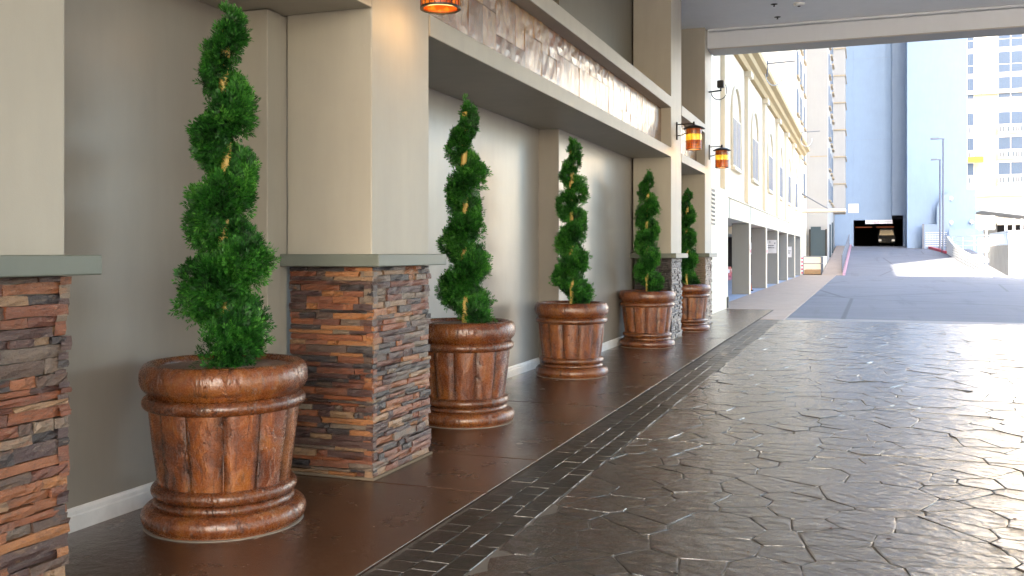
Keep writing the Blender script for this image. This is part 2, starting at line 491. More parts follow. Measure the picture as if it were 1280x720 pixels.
# three rows of small pavers between the sidewalk and the flagstones
pav_me = []
for q in range(6):
    m = MB()
    j = lambda s_: rnd.uniform(-s_, s_)
    b = [(-0.5, -0.5), (0.5, -0.5), (0.5, 0.5), (-0.5, 0.5)]
    bb = [(x + j(0.02), y + j(0.03), -0.007) for x, y in b]
    tt = [(x * 0.97 + j(0.015), y * 0.975 + j(0.015), j(0.0012)) for x, y in b]
    m.hexa(bb, tt)
    pav_me.append(m.mesh('paver', 'paver'))
for x0, x1 in ((-2.023, -1.887), (-1.883, -1.751), (-1.747, -1.624)):
    y = 2.6 + rnd.uniform(0, 0.15)
    while y < 20.4:
        L = rnd.choice((0.12, 0.14, 0.17, 0.21, 0.16)) if y < 11 else rnd.choice((0.24, 0.3))
        piece('paver', rnd.choice(pav_me), drive, ((x0 + x1) / 2, y + L / 2, -0.001 + rnd.uniform(-0.001, 0.001)), scale=(x1 - x0, L - 0.008, 1))
        y += L

def clip_poly(poly, nx, ny, d):      # keep nx*x+ny*y<=d
    out = []
    for i in range(len(poly)):
        a, b = poly[i], poly[(i + 1) % len(poly)]
        da, db = nx * a[0] + ny * a[1] - d, nx * b[0] + ny * b[1] - d
        if da <= 0: out.append(a)
        if (da < 0 < db) or (db < 0 < da):
            t = da / (da - db)
            out.append((a[0] + (b[0] - a[0]) * t, a[1] + (b[1] - a[1]) * t))
    return out
def area(p):
    return 0.5 * sum(p[i][0] * p[(i + 1) % len(p)][1] - p[(i + 1) % len(p)][0] * p[i][1] for i in range(len(p)))
def inset(p, w):
    q = list(p)
    for i in range(len(p)):
        a, b = p[i], p[(i + 1) % len(p)]
        dx, dy = b[0] - a[0], b[1] - a[1]
        L = math.hypot(dx, dy)
        if L < 1e-6: continue
        nx, ny = dy / L, -dx / L
        q = clip_poly(q, nx, ny, nx * a[0] + ny * a[1] - w)
        if len(q) < 3: return []
    return q

FX0, FX1, FY0, FY1 = -1.612, 9.0, 0.4, 20.60
fr = random.Random(21)
pts = []
tries = 0
while tries < 60000 and len(pts) < 2600:
    tries += 1
    x, y = fr.uniform(FX0 - 0.2, FX1 + 0.2), fr.uniform(FY0 - 0.2, FY1 + 0.2)
    rad = fr.choice((0.10, 0.14, 0.19, 0.26, 0.34))
    if y > 13: rad *= 1.15
    if all((x - a) ** 2 + ((y - b) * 1.25) ** 2 > ((rad + c_) * 0.72) ** 2 for a, b, c_ in pts):
        pts.append((x, y, rad))
cells = []
for i, (x, y, rad) in enumerate(pts):
    poly = [(max(FX0, x - 1.5), max(FY0, y - 1.5)), (min(FX1, x + 1.5), max(FY0, y - 1.5)), (min(FX1, x + 1.5), min(FY1, y + 1.5)), (max(FX0, x - 1.5), min(FY1, y + 1.5))]
    poly = clip_poly(poly, -1, 0, -FX0); poly = clip_poly(poly, 1, 0, FX1); poly = clip_poly(poly, 0, -1, -FY0); poly = clip_poly(poly, 0, 1, FY1)
    for j2, (x2, y2, r2_) in enumerate(pts):
        if j2 == i or abs(x2 - x) > 1.7 or abs(y2 - y) > 1.7 or len(poly) < 3: continue
        dx, dy = x2 - x, y2 - y
        d = 0.5 * (x2 * x2 + y2 * y2 - r2_ * r2_ * 0.8 - x * x - y * y + rad * rad * 0.8)
        poly = clip_poly(poly, dx, dy, d)
    if len(poly) < 3: continue
    for part_ in (clip_poly(poly, 0, 1, 7.055), clip_poly(poly, 0, -1, -7.067)):
        if len(part_) >= 3 and area(part_) > 0.008:
            if area(part_) > 0.07 and fr.random() < 0.5:      # break some stones along a straight line
                cx = sum(a for a, _ in part_) / len(part_); cy = sum(b for _, b in part_) / len(part_)
                an = fr.uniform(0, math.pi); nx, ny = math.cos(an), math.sin(an)
                d = nx * cx + ny * cy + fr.uniform(-0.06, 0.06)
                for h_ in (clip_poly(part_, nx, ny, d), clip_poly(part_, -nx, -ny, -d)):
                    if len(h_) >= 3 and area(h_) > 0.006: cells.append(h_)
            else:
                cells.append(part_)
def stone_top(m, p, fr):
    # wobble the outline, then chamfer down to the joint
    q = []
    for i in range(len(p)):
        a, b = p[i], p[(i + 1) % len(p)]
        L = math.hypot(b[0] - a[0], b[1] - a[1])
        q.append(a)
        n = 2 if L > 0.3 else (1 if L > 0.14 else 0)
        for t in range(n):
            t = (t + 1) / (n + 1)
            w = fr.uniform(-0.010, 0.002)
            q.append((a[0] + (b[0] - a[0]) * t - (b[1] - a[1]) / L * w, a[1] + (b[1] - a[1]) * t + (b[0] - a[0]) / L * w))
    cx = sum(a for a, _ in q) / len(q); cy = sum(b for _, b in q) / len(q)
    tx, ty, h = fr.gauss(0, 0.007), fr.gauss(0, 0.007), fr.uniform(-0.002, 0.002)
    n = len(q); vs = []
    for s_, z in ((0.0, -0.0070), (0.0022, -0.0016), (0.011, 0.0)):
        for x, y in q:
            d = math.hypot(x - cx, y - cy) or 1
            kx, ky = x - (x - cx) / d * s_, y - (y - cy) / d * s_
            vs.append((kx, ky, z + (h + tx * (kx - cx) + ty * (ky - cy) if z > -0.01 else 0)))
    fs = []
    for ring in range(2):
        for i in range(n):
            i2 = (i + 1) % n
            fs.append((ring * n + i, ring * n + i2, (ring + 1) * n + i2, (ring + 1) * n + i))
    vs.append((cx, cy, h + 0.0008)); c0 = 2 * n
    for i in range(n):
        fs.append((c0 + i, c0 + (i + 1) % n, 3 * n))
    m.add(vs, fs)
shown = []; rest = MB()
for p in cells:
    q = inset(p, 0.0031)
    if len(q) < 3 or area(q) < 0.005: continue
    cx = sum(a for a, _ in q) / len(q); cy = sum(b for _, b in q) / len(q)
    d_ = -0.345 * cx + 0.938 * cy
    vis = cx < 0.146 * cy + 0.35 and cy > 3.0 and d_ > 3.7
    shown.append((area(q) / (d_ ** 3) if vis else -1, q))
shown.sort(key=lambda t: -t[0])
n_vis = 0
for w, q in shown:
    if w > 0 and n_vis < 300:
        m = MB(); stone_top(m, q, fr); m.build('flagstone', 'flag', drive); n_vis += 1
    else:
        stone_top(rest, q, fr)
rest.build('flagstone_rest', 'flag', drive, kind='stuff')

B(-1.53, 14, 20.63, 21.36, -0.055, -0.003).build('concrete_band', 'band', bevel=0.004)['kind'] = 'structure'
wk = MB()
for a, b in zip([20.63, 24.2, 28, 32, 36, 40, 44, 48, 52, 56, 60], [24.2, 28, 32, 36, 40, 44, 48, 52, 56, 60, 63.0]):
    wk.box(-3.58 if a > 24 else -2.03, -1.54, a + 0.008, b - 0.008, -0.05, 0.0)
wk.build('walkway', 'walk', bevel=0.004)['kind'] = 'structure'
B(-1.535, 60, 21.37, 62.9, -0.055, -0.012).build('asphalt_road', 'asphalt')['kind'] = 'structure'
B(9.2, 60, 62.91, 140, -0.055, 0.0).build('plaza', 'plaza')['kind'] = 'structure'
RZ = lambda y: max(0.0, (y - 62.9) * 2.05 / 37.1)
MB().prism_x([(62.9, -0.05), (100, -0.05), (100, 2.05), (62.9, -0.011)], -1.0, 9.0).build('ramp', 'asphalt')['kind'] = 'structure'
MB().prism_x([(63.0, -0.05), (100, -0.05), (100, 2.1), (63.0, 0.02)], -2.42, -1.17).build('sloping_walkway', 'walk')['kind'] = 'structure'
MB().prism_x([(62.8, -0.05), (100, -0.05), (100, 2.24), (63.0, 0.15)], -1.165, -1.005).build('red_kerb', 'pink', bevel=0.02)['kind'] = 'structure'
m = MB()
kp = [(6.55, 87.2), (6.35, 90), (5.9, 94), (5.3, 98.6)]
for (xa, ya), (xb, yb) in zip(kp, kp[1:]):
    za, zb = RZ(ya), RZ(yb)
    m.hexa([(xa - 0.1, ya, za - 0.1), (xa + 0.1, ya, za - 0.1), (xb + 0.1, yb, zb - 0.1), (xb - 0.1, yb, zb - 0.1)],
           [(xa - 0.1, ya, za + 0.2), (xa + 0.1, ya, za + 0.2), (xb + 0.1, yb, zb + 0.2), (xb - 0.1, yb, zb + 0.2)])
m.build('red_kerb', 'redpaint')['kind'] = 'structure'

# ------------------------------------------------------------------ the hotel front: recessed wall, piers, lintels, canopy
hw = thing('recessed_wall', 'taupe painted wall set back behind the stone piers, white skirting along its foot', 'wall', (XW, 8, 0))
B(-4.2, XW, 0.5, 11.08, -0.05, 3.80).build('wall_panel', 'taupe', hw)
B(-4.2, XW + 0.002, 0.5, 11.08, 3.802, 5.72).build('upper_panel', 'taupe_shaded', hw)  # same wall above the lintel, its shade painted in
B(-4.2, XW2 + 0.002, 11.082, 19.0, 3.802, 5.72).build('upper_panel', 'taupe_shaded', hw)
B(-4.2, XW2, 11.08, 19.0, -0.05, 3.80).build('wall_step', 'taupe', hw, bevel=0.008)
B(XW - 0.02, -3.43, 4.97, 5.11, 0.0, 2.9).build('narrow_pilaster', 'beige', hw, bevel=0.006)
B(XW - 0.01, -3.445, 5.105, 5.20, 0.0, 2.9).build('pilaster_return', 'beige', hw)
B(XW - 0.02, -3.43, 6.12, 6.26, 0.0, 2.9).build('narrow_pilaster', 'beige', hw, bevel=0.006)
def skirting(x, y0, y1):
    MB().prism_y([(x - 0.001, 0.0), (x + 0.018, 0.0), (x + 0.018, 0.075), (x + 0.013, 0.082), (x + 0.013, 0.10), (x + 0.006, 0.116), (x - 0.001, 0.118)], y0, y1).build('skirting', 'skirting', hw)
skirting(XW, 2.85, 4.965); skirting(XW, 6.265, 11.075); skirting(XW2, 11.085, 14.94); skirting(XW2, 15.9, 18.38)

def stone_mesh(rg):
    # unit ledge stone: x along, y depth (front at y=-0.5), z up; uneven split front
    m = MB(); nx, nz = 5, 3
    g = {}
    for i in range(nx):
        for j in range(nz):
            x = -0.5 + i / (nx - 1); z = -0.5 + j / (nz - 1)
            e = (i in (0, nx - 1)) or (j in (0, nz - 1))
            x += rg.uniform(-0.02, 0.02); z += rg.uniform(-0.07, 0.07)
            y = -0.5 + (rg.uniform(0.02, 0.16) if e else rg.uniform(-0.10, 0.12))
            g[i, j] = len(m.v); m.v.append((x, y, z))
    for i in range(nx - 1):
        for j in range(nz - 1):
            m.f.append((g[i, j], g[i + 1, j], g[i + 1, j + 1], g[i, j + 1]))
    ring = [(i, 0) for i in range(nx)] + [(nx - 1, j) for j in range(1, nz)] + [(i, nz - 1) for i in range(nx - 2, -1, -1)] + [(0, j) for j in range(nz - 2, 0, -1)]
    bk = []
    for i, j in ring:
        x, y, z = m.v[g[i, j]]
        bk.append(len(m.v)); m.v.append((x * 0.99, 0.5, z * 0.98))
    for a in range(len(ring)):
        b = (a + 1) % len(ring)
        m.f.append((g[ring[b]], g[ring[a]], bk[a], bk[b]))
    return m
sr = random.Random(5)
stone_src = [stone_mesh(sr) for _ in range(14)]
stone_me = [m.mesh('stone', 'stone') for m in stone_src]

def courses(z0, z1, w, rg, big=1.0):
    """rows of (z, h, [(u0, u1), ...]) that fill a face of width w"""
    z = z0; rows = []
    while z < z1 - 0.012:
        h = big * rg.choice((0.020, 0.027, 0.033, 0.038, 0.044, 0.050))
        if z1 - z - h < 0.02: h = z1 - z
        u = 0.0; row = []
        while u < w - 1e-6:
            L = rg.choice((0.08, 0.13, 0.18, 0.22, 0.26, 0.32)) * rg.uniform(0.85, 1.15)
            if w - u - L < 0.06: L = w - u
            row.append((u, u + L)); u += L
        rows.append((z, h, row)); z += h
    return rows

def make_pier(label, y0, y1, faces, joined=False, ztop=5.72, xback=-3.42, big=1.0):
    t = thing('stone_pier', label, 'pier', ((XF + xback) / 2, (y0 + y1) / 2, 0), 'stone based piers along the driveway')
    B(xback, XF - 0.035, y0 + 0.035, y1 - 0.035, 0.0, 1.315).build('mortar_core', 'mortar', t)
    B(xback - 0.02, XF - 0.01, y0 + 0.004, y1 - 0.004, 1.385, ztop).build('shaft', 'beige', t, bevel=0.008)
    B(xback - 0.06, XF + 0.085, y0 - 0.085, y1 + 0.085, 1.316, 1.392).build('cap', 'cap', t, bevel=0.006)
    B(xback, XF + 0.012, y0 - 0.012, y1 + 0.012, 0.0, 0.016).build('base_joint', 'base_trim', t, bevel=0.004)
    rg = random.Random(int(y0 * 100))
    jm = MB()
    for face in faces:
        w = (y1 - y0) if face == 'front' else (XF - xback)
        for z, h, row in courses(0.014, 1.312, w, rg, big):
            for u0, u1 in row:
                dep = 0.055
                pr = rg.uniform(-0.012, 0.012)
                uc, zc = (u0 + u1) / 2, z + h / 2
                ext = 0.0
                if face == 'front':
                    loc = (XF - 0.028 + pr, y0 + uc, zc); rz = math.pi / 2
                elif face == 'near':
                    loc = (xback + uc, y0 + 0.028 - pr, zc); rz = 0.0
                else:
                    loc = (xback + uc, y1 - 0.028 + pr + rg.uniform(-0.004, 0.022), zc); rz = math.pi
                L = (u1 - u0) - 0.004; hh = h - 0.0030
                if joined:
                    src = rg.choice(stone_src)
                    M = Matrix.Translation(loc) @ Matrix.Rotation(rz, 4, 'Z') @ Matrix.Diagonal((L, dep, hh, 1))
                    jm.add([M @ Vector(v) for v in src.v], src.f)
                else:
                    piece('stone', rg.choice(stone_me), t, loc, (0, 0, rz), (L, dep, hh))
    if joined:
        return t, jm
    return t, None
make_pier('nearest stone and plaster pier, cut by the picture edge, before the first planter', 2.04, 2.80, ('front', 'far'), big=1.15)
make_pier('stone based pier standing between the largest planter and the second planter', 5.19, 6.02, ('front', 'near'), big=0.9)
for lab, a, b in (('stone based pier behind the fourth planter, with the nearer whole lantern', 14.95, 15.86),
                  ('farthest stone based pier, at the mouth of the canopy behind the fifth planter', 18.40, 19.24)):
    t, jm = make_pier(lab, a, b, ('front', 'near'), joined=True)
    jm.build('stone_cladding', 'stone', t, kind='stuff')

# lintels with slate fascia panels
tile_me = []
for q in range(8):
    m = MB(); n = 4
    g = {}
    for i in range(n):
        for j in range(n):
            g[i, j] = len(m.v)
            m.v.append((rnd.uniform(-0.15, 0.25) if 0 < i < n - 1 and 0 < j < n - 1 else rnd.uniform(-0.25, 0.05), -0.5 + i / (n - 1), -0.5 + j / (n - 1)))
    for i in range(n - 1):
        for j in range(n - 1):
            m.f.append((g[i, j], g[i + 1, j], g[i + 1, j + 1], g[i, j + 1]))
    ring = [(i, 0) for i in range(n)] + [(n - 1, j) for j in range(1, n)] + [(i, n - 1) for i in range(n - 2, -1, -1)] + [(0, j) for j in range(n - 2, 0, -1)]
    bk = []
    for key in ring:
        x, y, z = m.v[g[key]]; bk.append(len(m.v)); m.v.append((-1.0, y, z))
    for a in range(len(ring)):
        b = (a + 1) % len(ring)
        m.f.append((g[ring[b]], g[ring[a]], bk[a], bk[b]))
    tile_me.append(m.mesh('tile', 'tile'))

def make_lintel(label, y0, y1, xb, panel=True, zl=(2.91, 3.06), zu=(3.69, 3.86)):
    t = thing('lintel', label, 'lintel', ((XF + xb) / 2, (y0 + y1) / 2, 2.9))
    B(xb, XF - 0.004, y0, y1, zl[0], zl[1]).build('lower_beam', 'beige', t, bevel=0.008)
    B(xb, XF - 0.004, y0, y1, zu[0], zu[1]).build('upper_beam', 'beige', t, bevel=0.008)
    B(xb, -3.06, y0, y1, zl[1] - 0.01, zu[0] + 0.01).build('panel_backing', 'mortar', t)
    if panel:
        y = y0; split = 3.40
        while y < y1 - 0.03:
            w = rnd.choice((0.22, 0.27, 0.31, 0.25))
            if y1 - y - w < 0.12: w = y1 - y
            if rnd.random() < 0.22: split = rnd.choice((3.30, 3.40, 3.48))
            for za, zb in ((zl[1], split), (split, zu[0])):
                piece('tile', rnd.choice(tile_me), t, (-2.985 + rnd.uniform(-0.003, 0.003), y + w / 2, (za + zb) / 2), (0, 0, 0), (0.02, w - 0.005, zb - za - 0.005))
            y += w
    return t
make_lintel('long plaster lintel with a band of slate tiles over the second and third planters', 6.025, 14.945, XW)
make_lintel('short plaster lintel between the two far piers above the fifth planter', 15.865, 18.395, XW2, True)
tl = thing('lintel', 'plain plaster lintel over the niche of the largest planter', 'lintel', (-3.3, 4, 2.9))
B(XW, XF - 0.004, 2.805, 5.185, 2.905, 5.70).build('lower_beam', 'beige', tl, bevel=0.008)

cn = thing('canopy', 'broad white plaster canopy ceiling over the stamped driveway', 'canopy', (3, 4, 5.72))
B(-3.9, 14, -12, 18.70, 5.72, 6.0).build('ceiling', 'canopy_ceiling', cn)
B(-3.9, 14, 18.70, 19.30, 5.37, 6.0).build('edge_beam', 'canopy', cn, bevel=0.01)
B(-2.8, 14, 18.56, 18.697, 5.675, 5.719).build('moulding', 'canopy', cn, bevel=0.012)
B(-2.8, 14, 18.69, 19.31, 5.345, 5.369).build('drip_trim', 'canopy_trim', cn, bevel=0.004)

# hotel above and behind: out of the picture, masses sized to shade the road; blocking slab added
ht = thing('hotel_block', 'unseen tall hotel block over the driveway canopy, with an added slab that blocks the sun', 'building', (0, 4, 6))
B(-40, 2.0, -11.8, 19.2, 6.005, 96).build('tower', 'tower', ht)
B(2.02, 34, -11.8, 19.2, 6.005, 26.6).build('podium', 'tower', ht)
MB().prism_y([(2.02, 37.6), (9.4, 46.6), (34, 46.6), (34, 112), (2.02, 112)], 14.0, 19.1).build('sun_blocker', 'tower', ht)  # unseen slab added to block the sun; sloped underside shapes the ramp's sun patch

# ------------------------------------------------------------------ planters and spiral junipers
def ring_profile(zc, rc, rz, rr, n=12, a0=-90, a1=90):
    return [(rc + rr * math.cos(R(a0 + (a1 - a0) * i / n)), zc + rz * math.sin(R(a0 + (a1 - a0) * i / n))) for i in range(n + 1)]
NS = 12
def make_planter(label):
    t = thing('planter', label, 'planter', (0, 0, 0), 'barrel shaped planters along the wall')
    wob = lambda s_: (lambda r_, z_, a: r_ * (1 + s_ * noise.noise(Vector((math.cos(a) * 2, math.sin(a) * 2, z_ * 4)))))
    rim = [(0.345, 0.70)] + [(0.358, 0.80)] + ring_profile(0.762, 0.392, 0.074, 0.046, 14, 140, -75)[0:] + [(0.392, 0.672), (0.385, 0.668)]
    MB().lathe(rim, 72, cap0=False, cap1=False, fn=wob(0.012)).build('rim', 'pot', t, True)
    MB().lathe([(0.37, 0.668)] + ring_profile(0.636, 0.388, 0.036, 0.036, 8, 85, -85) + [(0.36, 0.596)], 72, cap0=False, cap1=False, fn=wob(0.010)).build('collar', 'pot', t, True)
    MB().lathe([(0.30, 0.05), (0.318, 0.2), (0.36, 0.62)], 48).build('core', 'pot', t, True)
    # one stave, then turned copies
    m = MB(); nu, nv = 7, 9; da = 2 * math.pi / NS
    for j in range(nv):
        zz = 0.195 + (0.61 - 0.195) * j / (nv - 1)
        rr = 0.340 + (0.394 - 0.340) * (j / (nv - 1)) ** 0.85
        for i in range(nu):
            s_ = -1 + 2 * i / (nu - 1)
            a = s_ * da * 0.492
            edge = 0.020 * abs(s_) ** 7
            rad = (rr - edge) * (1 - 0.012 * (s_ * s_)) + 0.004 * noise.noise(Vector((s_ * 2, zz * 9, 1.3)))
            m.v.append((rad * math.cos(a), rad * math.sin(a), zz))
    for j in range(nv - 1):
        for i in range(nu - 1):
            q = j * nu + i
            m.f.append((q, q + 1, q + nu + 1, q + nu))
    me = m.mesh('stave', 'pot_stave', Vector((0, 0, 0)), True)
    for s_ in range(NS):
        piece('stave', me, t, (0, 0, 0), (0, 0, da * (s_ + 0.3)))
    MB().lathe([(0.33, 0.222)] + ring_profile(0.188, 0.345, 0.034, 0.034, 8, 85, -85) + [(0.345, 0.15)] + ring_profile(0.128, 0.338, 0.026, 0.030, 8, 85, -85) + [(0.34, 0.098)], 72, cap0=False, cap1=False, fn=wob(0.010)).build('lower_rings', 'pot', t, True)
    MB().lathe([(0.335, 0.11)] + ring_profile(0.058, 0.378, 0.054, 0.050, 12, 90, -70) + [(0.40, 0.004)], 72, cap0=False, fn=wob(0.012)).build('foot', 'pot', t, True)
    MB().lathe([(0.416, 0.0), (0.415, 0.003), (0.400, 0.005)], 64).build('caulk_ring', 'caulk', t)
    so = MB(); so.lathe([(0.362, 0.805), (0.2, 0.812), (0.05, 0.816)], 40, cap0=False, fn=lambda r_, z_, a: r_)
    so.build('soil', 'soil', t, True)
    return t

def make_tree(label, seed, phase, height=1.84, rscale=1.0, lean=0.0):
    """spiral-cut juniper on a bamboo stake; base at the soil"""
    g = np.random.default_rng(seed)
    t = thing('spiral_juniper', label, 'tree', (0, 0, 0), 'spiral topiary junipers in the planters')
    pts_ = [(lean * (z / 1.9) + 0.006 * math.sin(z * 9 + seed), 0.006 * math.cos(z * 7 + seed), z) for z in np.linspace(-0.03, height * 0.97, 16)]
    MB().tube(pts_, 0.027, 8).build('trunk', 'stake', t, True)
    turns = height / 0.415
    N = 22000
    s_ = g.random(N * 2)
    Rz = lambda q: rscale * (0.022 + 0.180 * np.clip(1 - q, 0, 1) ** 0.38 * np.clip((1 - q) / 0.05, 0, 1) ** 0.5)
    s_ = s_[g.random(N * 2) < (Rz(s_) / Rz(np.array(0.02))) ** 1.2][:N]
    N = len(s_)
    # lobes swell and thin along the ribbon
    phi = phase + 2 * np.pi * turns * s_
    rmax = Rz(s_) * (0.96 + 0.12 * np.sin(phi * 2.3 + seed) + 0.08 * np.sin(phi * 5.1 + 2 * seed) + 0.05 * np.sin(phi * 11.3 + seed))
    psi = g.random(N) * 2 * np.pi
    rho = 1 - (1 - 0.42) * g.random(N) ** 1.6
    rc = rmax * 0.60; ra = rmax * 0.45; za = 0.136 * (0.8 + 0.2 * (1 - s_)) * (1 + 0.12 * np.sin(phi * 3.7))
    rad = rc + ra * rho * np.cos(psi)
    dz = za * rho * np.sin(psi)
    phi2 = phi + g.normal(0, 0.10, N)
    c = np.stack([rad * np.cos(phi2) + lean * s_, rad * np.sin(phi2), 0.06 + s_ * (height - 0.10) + dz * np.where(s_ > 0.93, 0.7, 1.0)], 1)
    keep = c[:, 2] > 0.012
    rmax0 = rmax[keep]; c = c[keep]; psi = psi[keep]; phi2 = phi2[keep]; s_ = s_[keep]; N = len(c)
    out = np.stack([np.cos(psi) * np.cos(phi2), np.cos(psi) * np.sin(phi2), 0.7 * np.sin(psi)], 1)
    d = out * 0.9 + np.array([0, 0, 0.55]) + g.normal(0, 0.38, (N, 3))
    d /= np.linalg.norm(d, axis=1, keepdims=True)
    ref = g.normal(0, 1, (N, 3))
    u = np.cross(d, ref); u /= np.linalg.norm(u, axis=1, keepdims=True)
    clump = np.array([noise.noise(Vector(p * 9.0)) for p in c])
    tuft = np.array([noise.noise(Vector((p[0] * 17 + 5, p[1] * 17, p[2] * 17))) for p in c])
    big_t = np.array([noise.noise(Vector((p[0] * 7 + seed, p[1] * 7, p[2] * 7))) for p in c])
    c = c + d * (0.070 * np.clip(tuft, -0.35, 0.7) + 0.055 * np.clip(big_t, -0.5, 0.6))[:, None]
    L = g.uniform(0.026, 0.058, N)
    V = []; T = []
    NB = 6
    for b in range(NB):
        tpos = (b // 2) / 2.4
        side = 1 if b % 2 else -1
        ang = side * (0.55 + 0.25 * g.random(N)) if b < 4 else side * 0.18 * np.ones(N)
        bd = d * np.cos(ang)[:, None] + u * np.sin(ang)[:, None]
        bl = (L * (0.75 - 0.12 * (b // 2)))[:, None]
        st = c + d * (L * tpos * 0.6)[:, None]
        nn = np.cross(d, u)
        wv = np.cross(bd, nn); wv /= np.linalg.norm(wv, axis=1, keepdims=True)
        wd = (0.0024 + 0.0016 * g.random(N))[:, None]
        mid = st + bd * bl * 0.5 + nn * (g.normal(0, 0.002, N))[:, None]
        V.append(np.stack([st, mid + wv * wd, st + bd * bl, mid - wv * wd], 1))
        T.append(np.repeat(np.clip(0.30 + 0.45 * clump + 0.45 * tuft + g.normal(0, 0.17, N) + 0.06 * b, 0, 1), 4))
    V = np.concatenate(V, 0).reshape(-1, 3); T = np.concatenate(T)
    nq = len(V) // 4
    me = bpy.data.meshes.new('crown')
    me.vertices.add(len(V)); me.vertices.foreach_set('co', V.astype(np.float32).ravel())
    me.loops.add(nq * 4); me.loops.foreach_set('vertex_index', np.arange(nq * 4, dtype=np.int32))
    me.polygons.add(nq)
    me.polygons.foreach_set('loop_start', np.arange(0, nq * 4, 4, dtype=np.int32))
    me.update(calc_edges=True)
    at = me.attributes.new('tint', 'FLOAT', 'POINT'); at.data.foreach_set('value', T.astype(np.float32))
    me.materials.append(MAT['leaf'])
    o = bpy.data.objects.new('crown', me); COL.objects.link(o); o.parent = t; o['kind'] = 'stuff'
    return t

spots = [(-3.14, 4.17, 0.2), (-3.12, 7.33, 1.3), (-3.13, 10.48, 2.2), (-3.03, 14.10, 3.9), (-2.99, 17.3, 5.0)]
plabels = ['largest rusty brown barrel planter, nearest, in the niche between the first two stone piers',
           'rusty brown barrel planter partly hidden by the second stone pier',
           'rusty brown barrel planter against the wall step, third from the camera',
           'dark brown barrel planter in front of the pier with a lantern, fourth along the wall',
           'smallest looking barrel planter, last in the line, between the two far piers']
tlabels = ['tallest looking spiral juniper with stake, in the nearest planter',
           'spiral cut juniper in the planter partly hidden by the stone pier',
           'spiral cut juniper in the third planter, by the wall step',
           'spiral cut juniper in the fourth planter, before the lantern pier',
           'spiral cut juniper in the last planter, between the two far piers']
p0 = make_planter(plabels[0])
for i, (x, y, rz) in enumerate(spots):
    p = p0 if i == 0 else copy_tree(p0)
    p.location = (x, y, 0); p.rotation_euler = (0, 0, rz); p.scale = (0.97, 0.97, 1.0); p['label'] = plabels[i]
    va = math.atan2(-y, -x)
    ph = R(-52) + 0 * va
    # phase so that a band crosses the front at the heights seen in the picture
    zf = (2.06, 1.97, 2.0, 2.0, 1.95)[i]
    hgt = (1.86, 1.83, 1.85, 1.80, 1.74)[i]
    ph = va - 2 * math.pi * ((zf - 0.785) - 0.06) / 0.415 * (hgt / (hgt - 0.10))
    t = make_tree(tlabels[i], 11 + i, ph, hgt, (0.98, 0.93, 0.93, 0.93, 0.9)[i])
    t.location = (x, y, 0.80)

# ------------------------------------------------------------------ amber lanterns on the piers
def make_lantern(label, y, zb=3.06, x=-2.55):
    t = thing('wall_lantern', label, 'lantern', (XF, y, zb), 'amber glass lanterns on the piers')
    B(XF - 0.012, XF + 0.012, y - 0.035, y + 0.035, zb + 0.17, zb + 0.46).build('back_plate', 'dark_metal', t, bevel=0.006)
    MB().tube([(XF + 0.01, y, zb + 0.42), (x, y, zb + 0.425)], 0.009, 8).build('arm', 'dark_metal', t, True)
    arc = [(XF + 0.01 + 0.2 * math.sin(R(a)), y, zb + 0.24 + 0.16 * (1 - math.cos(R(a)))) for a in range(0, 91, 10)]
    MB().tube(arc, 0.009, 8).build('brace', 'dark_metal', t, True)
    MB().lathe([(0.175, 0.335), (0.18, 0.342), (0.12, 0.375), (0.06, 0.395), (0.02, 0.405), (0.014, 0.44), (0.018, 0.45), (0.0, 0.46)], 32, x, y, zb).build('lantern_roof', 'dark_metal', t, True)
    gl = []
    for nm, mat, z0, z1 in (('glass_band', 'glass_low', 0.012, 0.15), ('glass_band', 'glass_mid', 0.15, 0.25), ('glass_band', 'glass_top', 0.25, 0.335)):
        gl.append(MB().lathe([(0.124, z0), (0.126, (z0 + z1) / 2), (0.124, z1)], 32, x, y, zb, False, False).build(nm, mat, t, True))
    m = MB()
    m.lathe([(0.112, 0.0), (0.130, 0.0), (0.131, 0.014), (0.112, 0.014)], 32, x, y, zb, False, False)
    rg = random.Random(int(y * 10))
    for q in range(22):
        a = 2 * math.pi * q / 22
        zt = 0.15 if q % 2 else 0.335
        m.tube([(x + 0.127 * math.cos(a), y + 0.127 * math.sin(a), zb + 0.012), (x + 0.127 * math.cos(a), y + 0.127 * math.sin(a), zb + zt)], 0.0024, 4)
    for zc in (0.06, 0.105, 0.15, 0.25, 0.295):
        m.tube([(x + 0.127 * math.cos(R(a)), y + 0.127 * math.sin(R(a)), zb + zc + 0.004 * rg.uniform(-1, 1)) for a in range(0, 361, 15)], 0.0022, 4)
    m.build('lead_lines', 'dark_metal', t)
    ld = bpy.data.lights.new('lantern_lamp', 'POINT')
    ld.energy = 0.9; ld.color = (1.0, 0.55, 0.18); ld.shadow_soft_size = 0.10
    lo = bpy.data.objects.new('lantern_lamp', ld); COL.objects.link(lo)
    lo.parent = t; lo.location = Vector((x, y, zb - 0.03)) - BASE[t.name]
    return t
make_lantern('amber lantern high on the stone pier beside the largest planter, cut by the top edge', 5.55, 2.955, -2.53)
make_lantern('amber glass lantern with dark roof on the pier above the fourth planter', 15.42)
make_lantern('amber glass lantern with dark roof on the farthest pier of the canopy', 18.9, 3.06, -2.58)

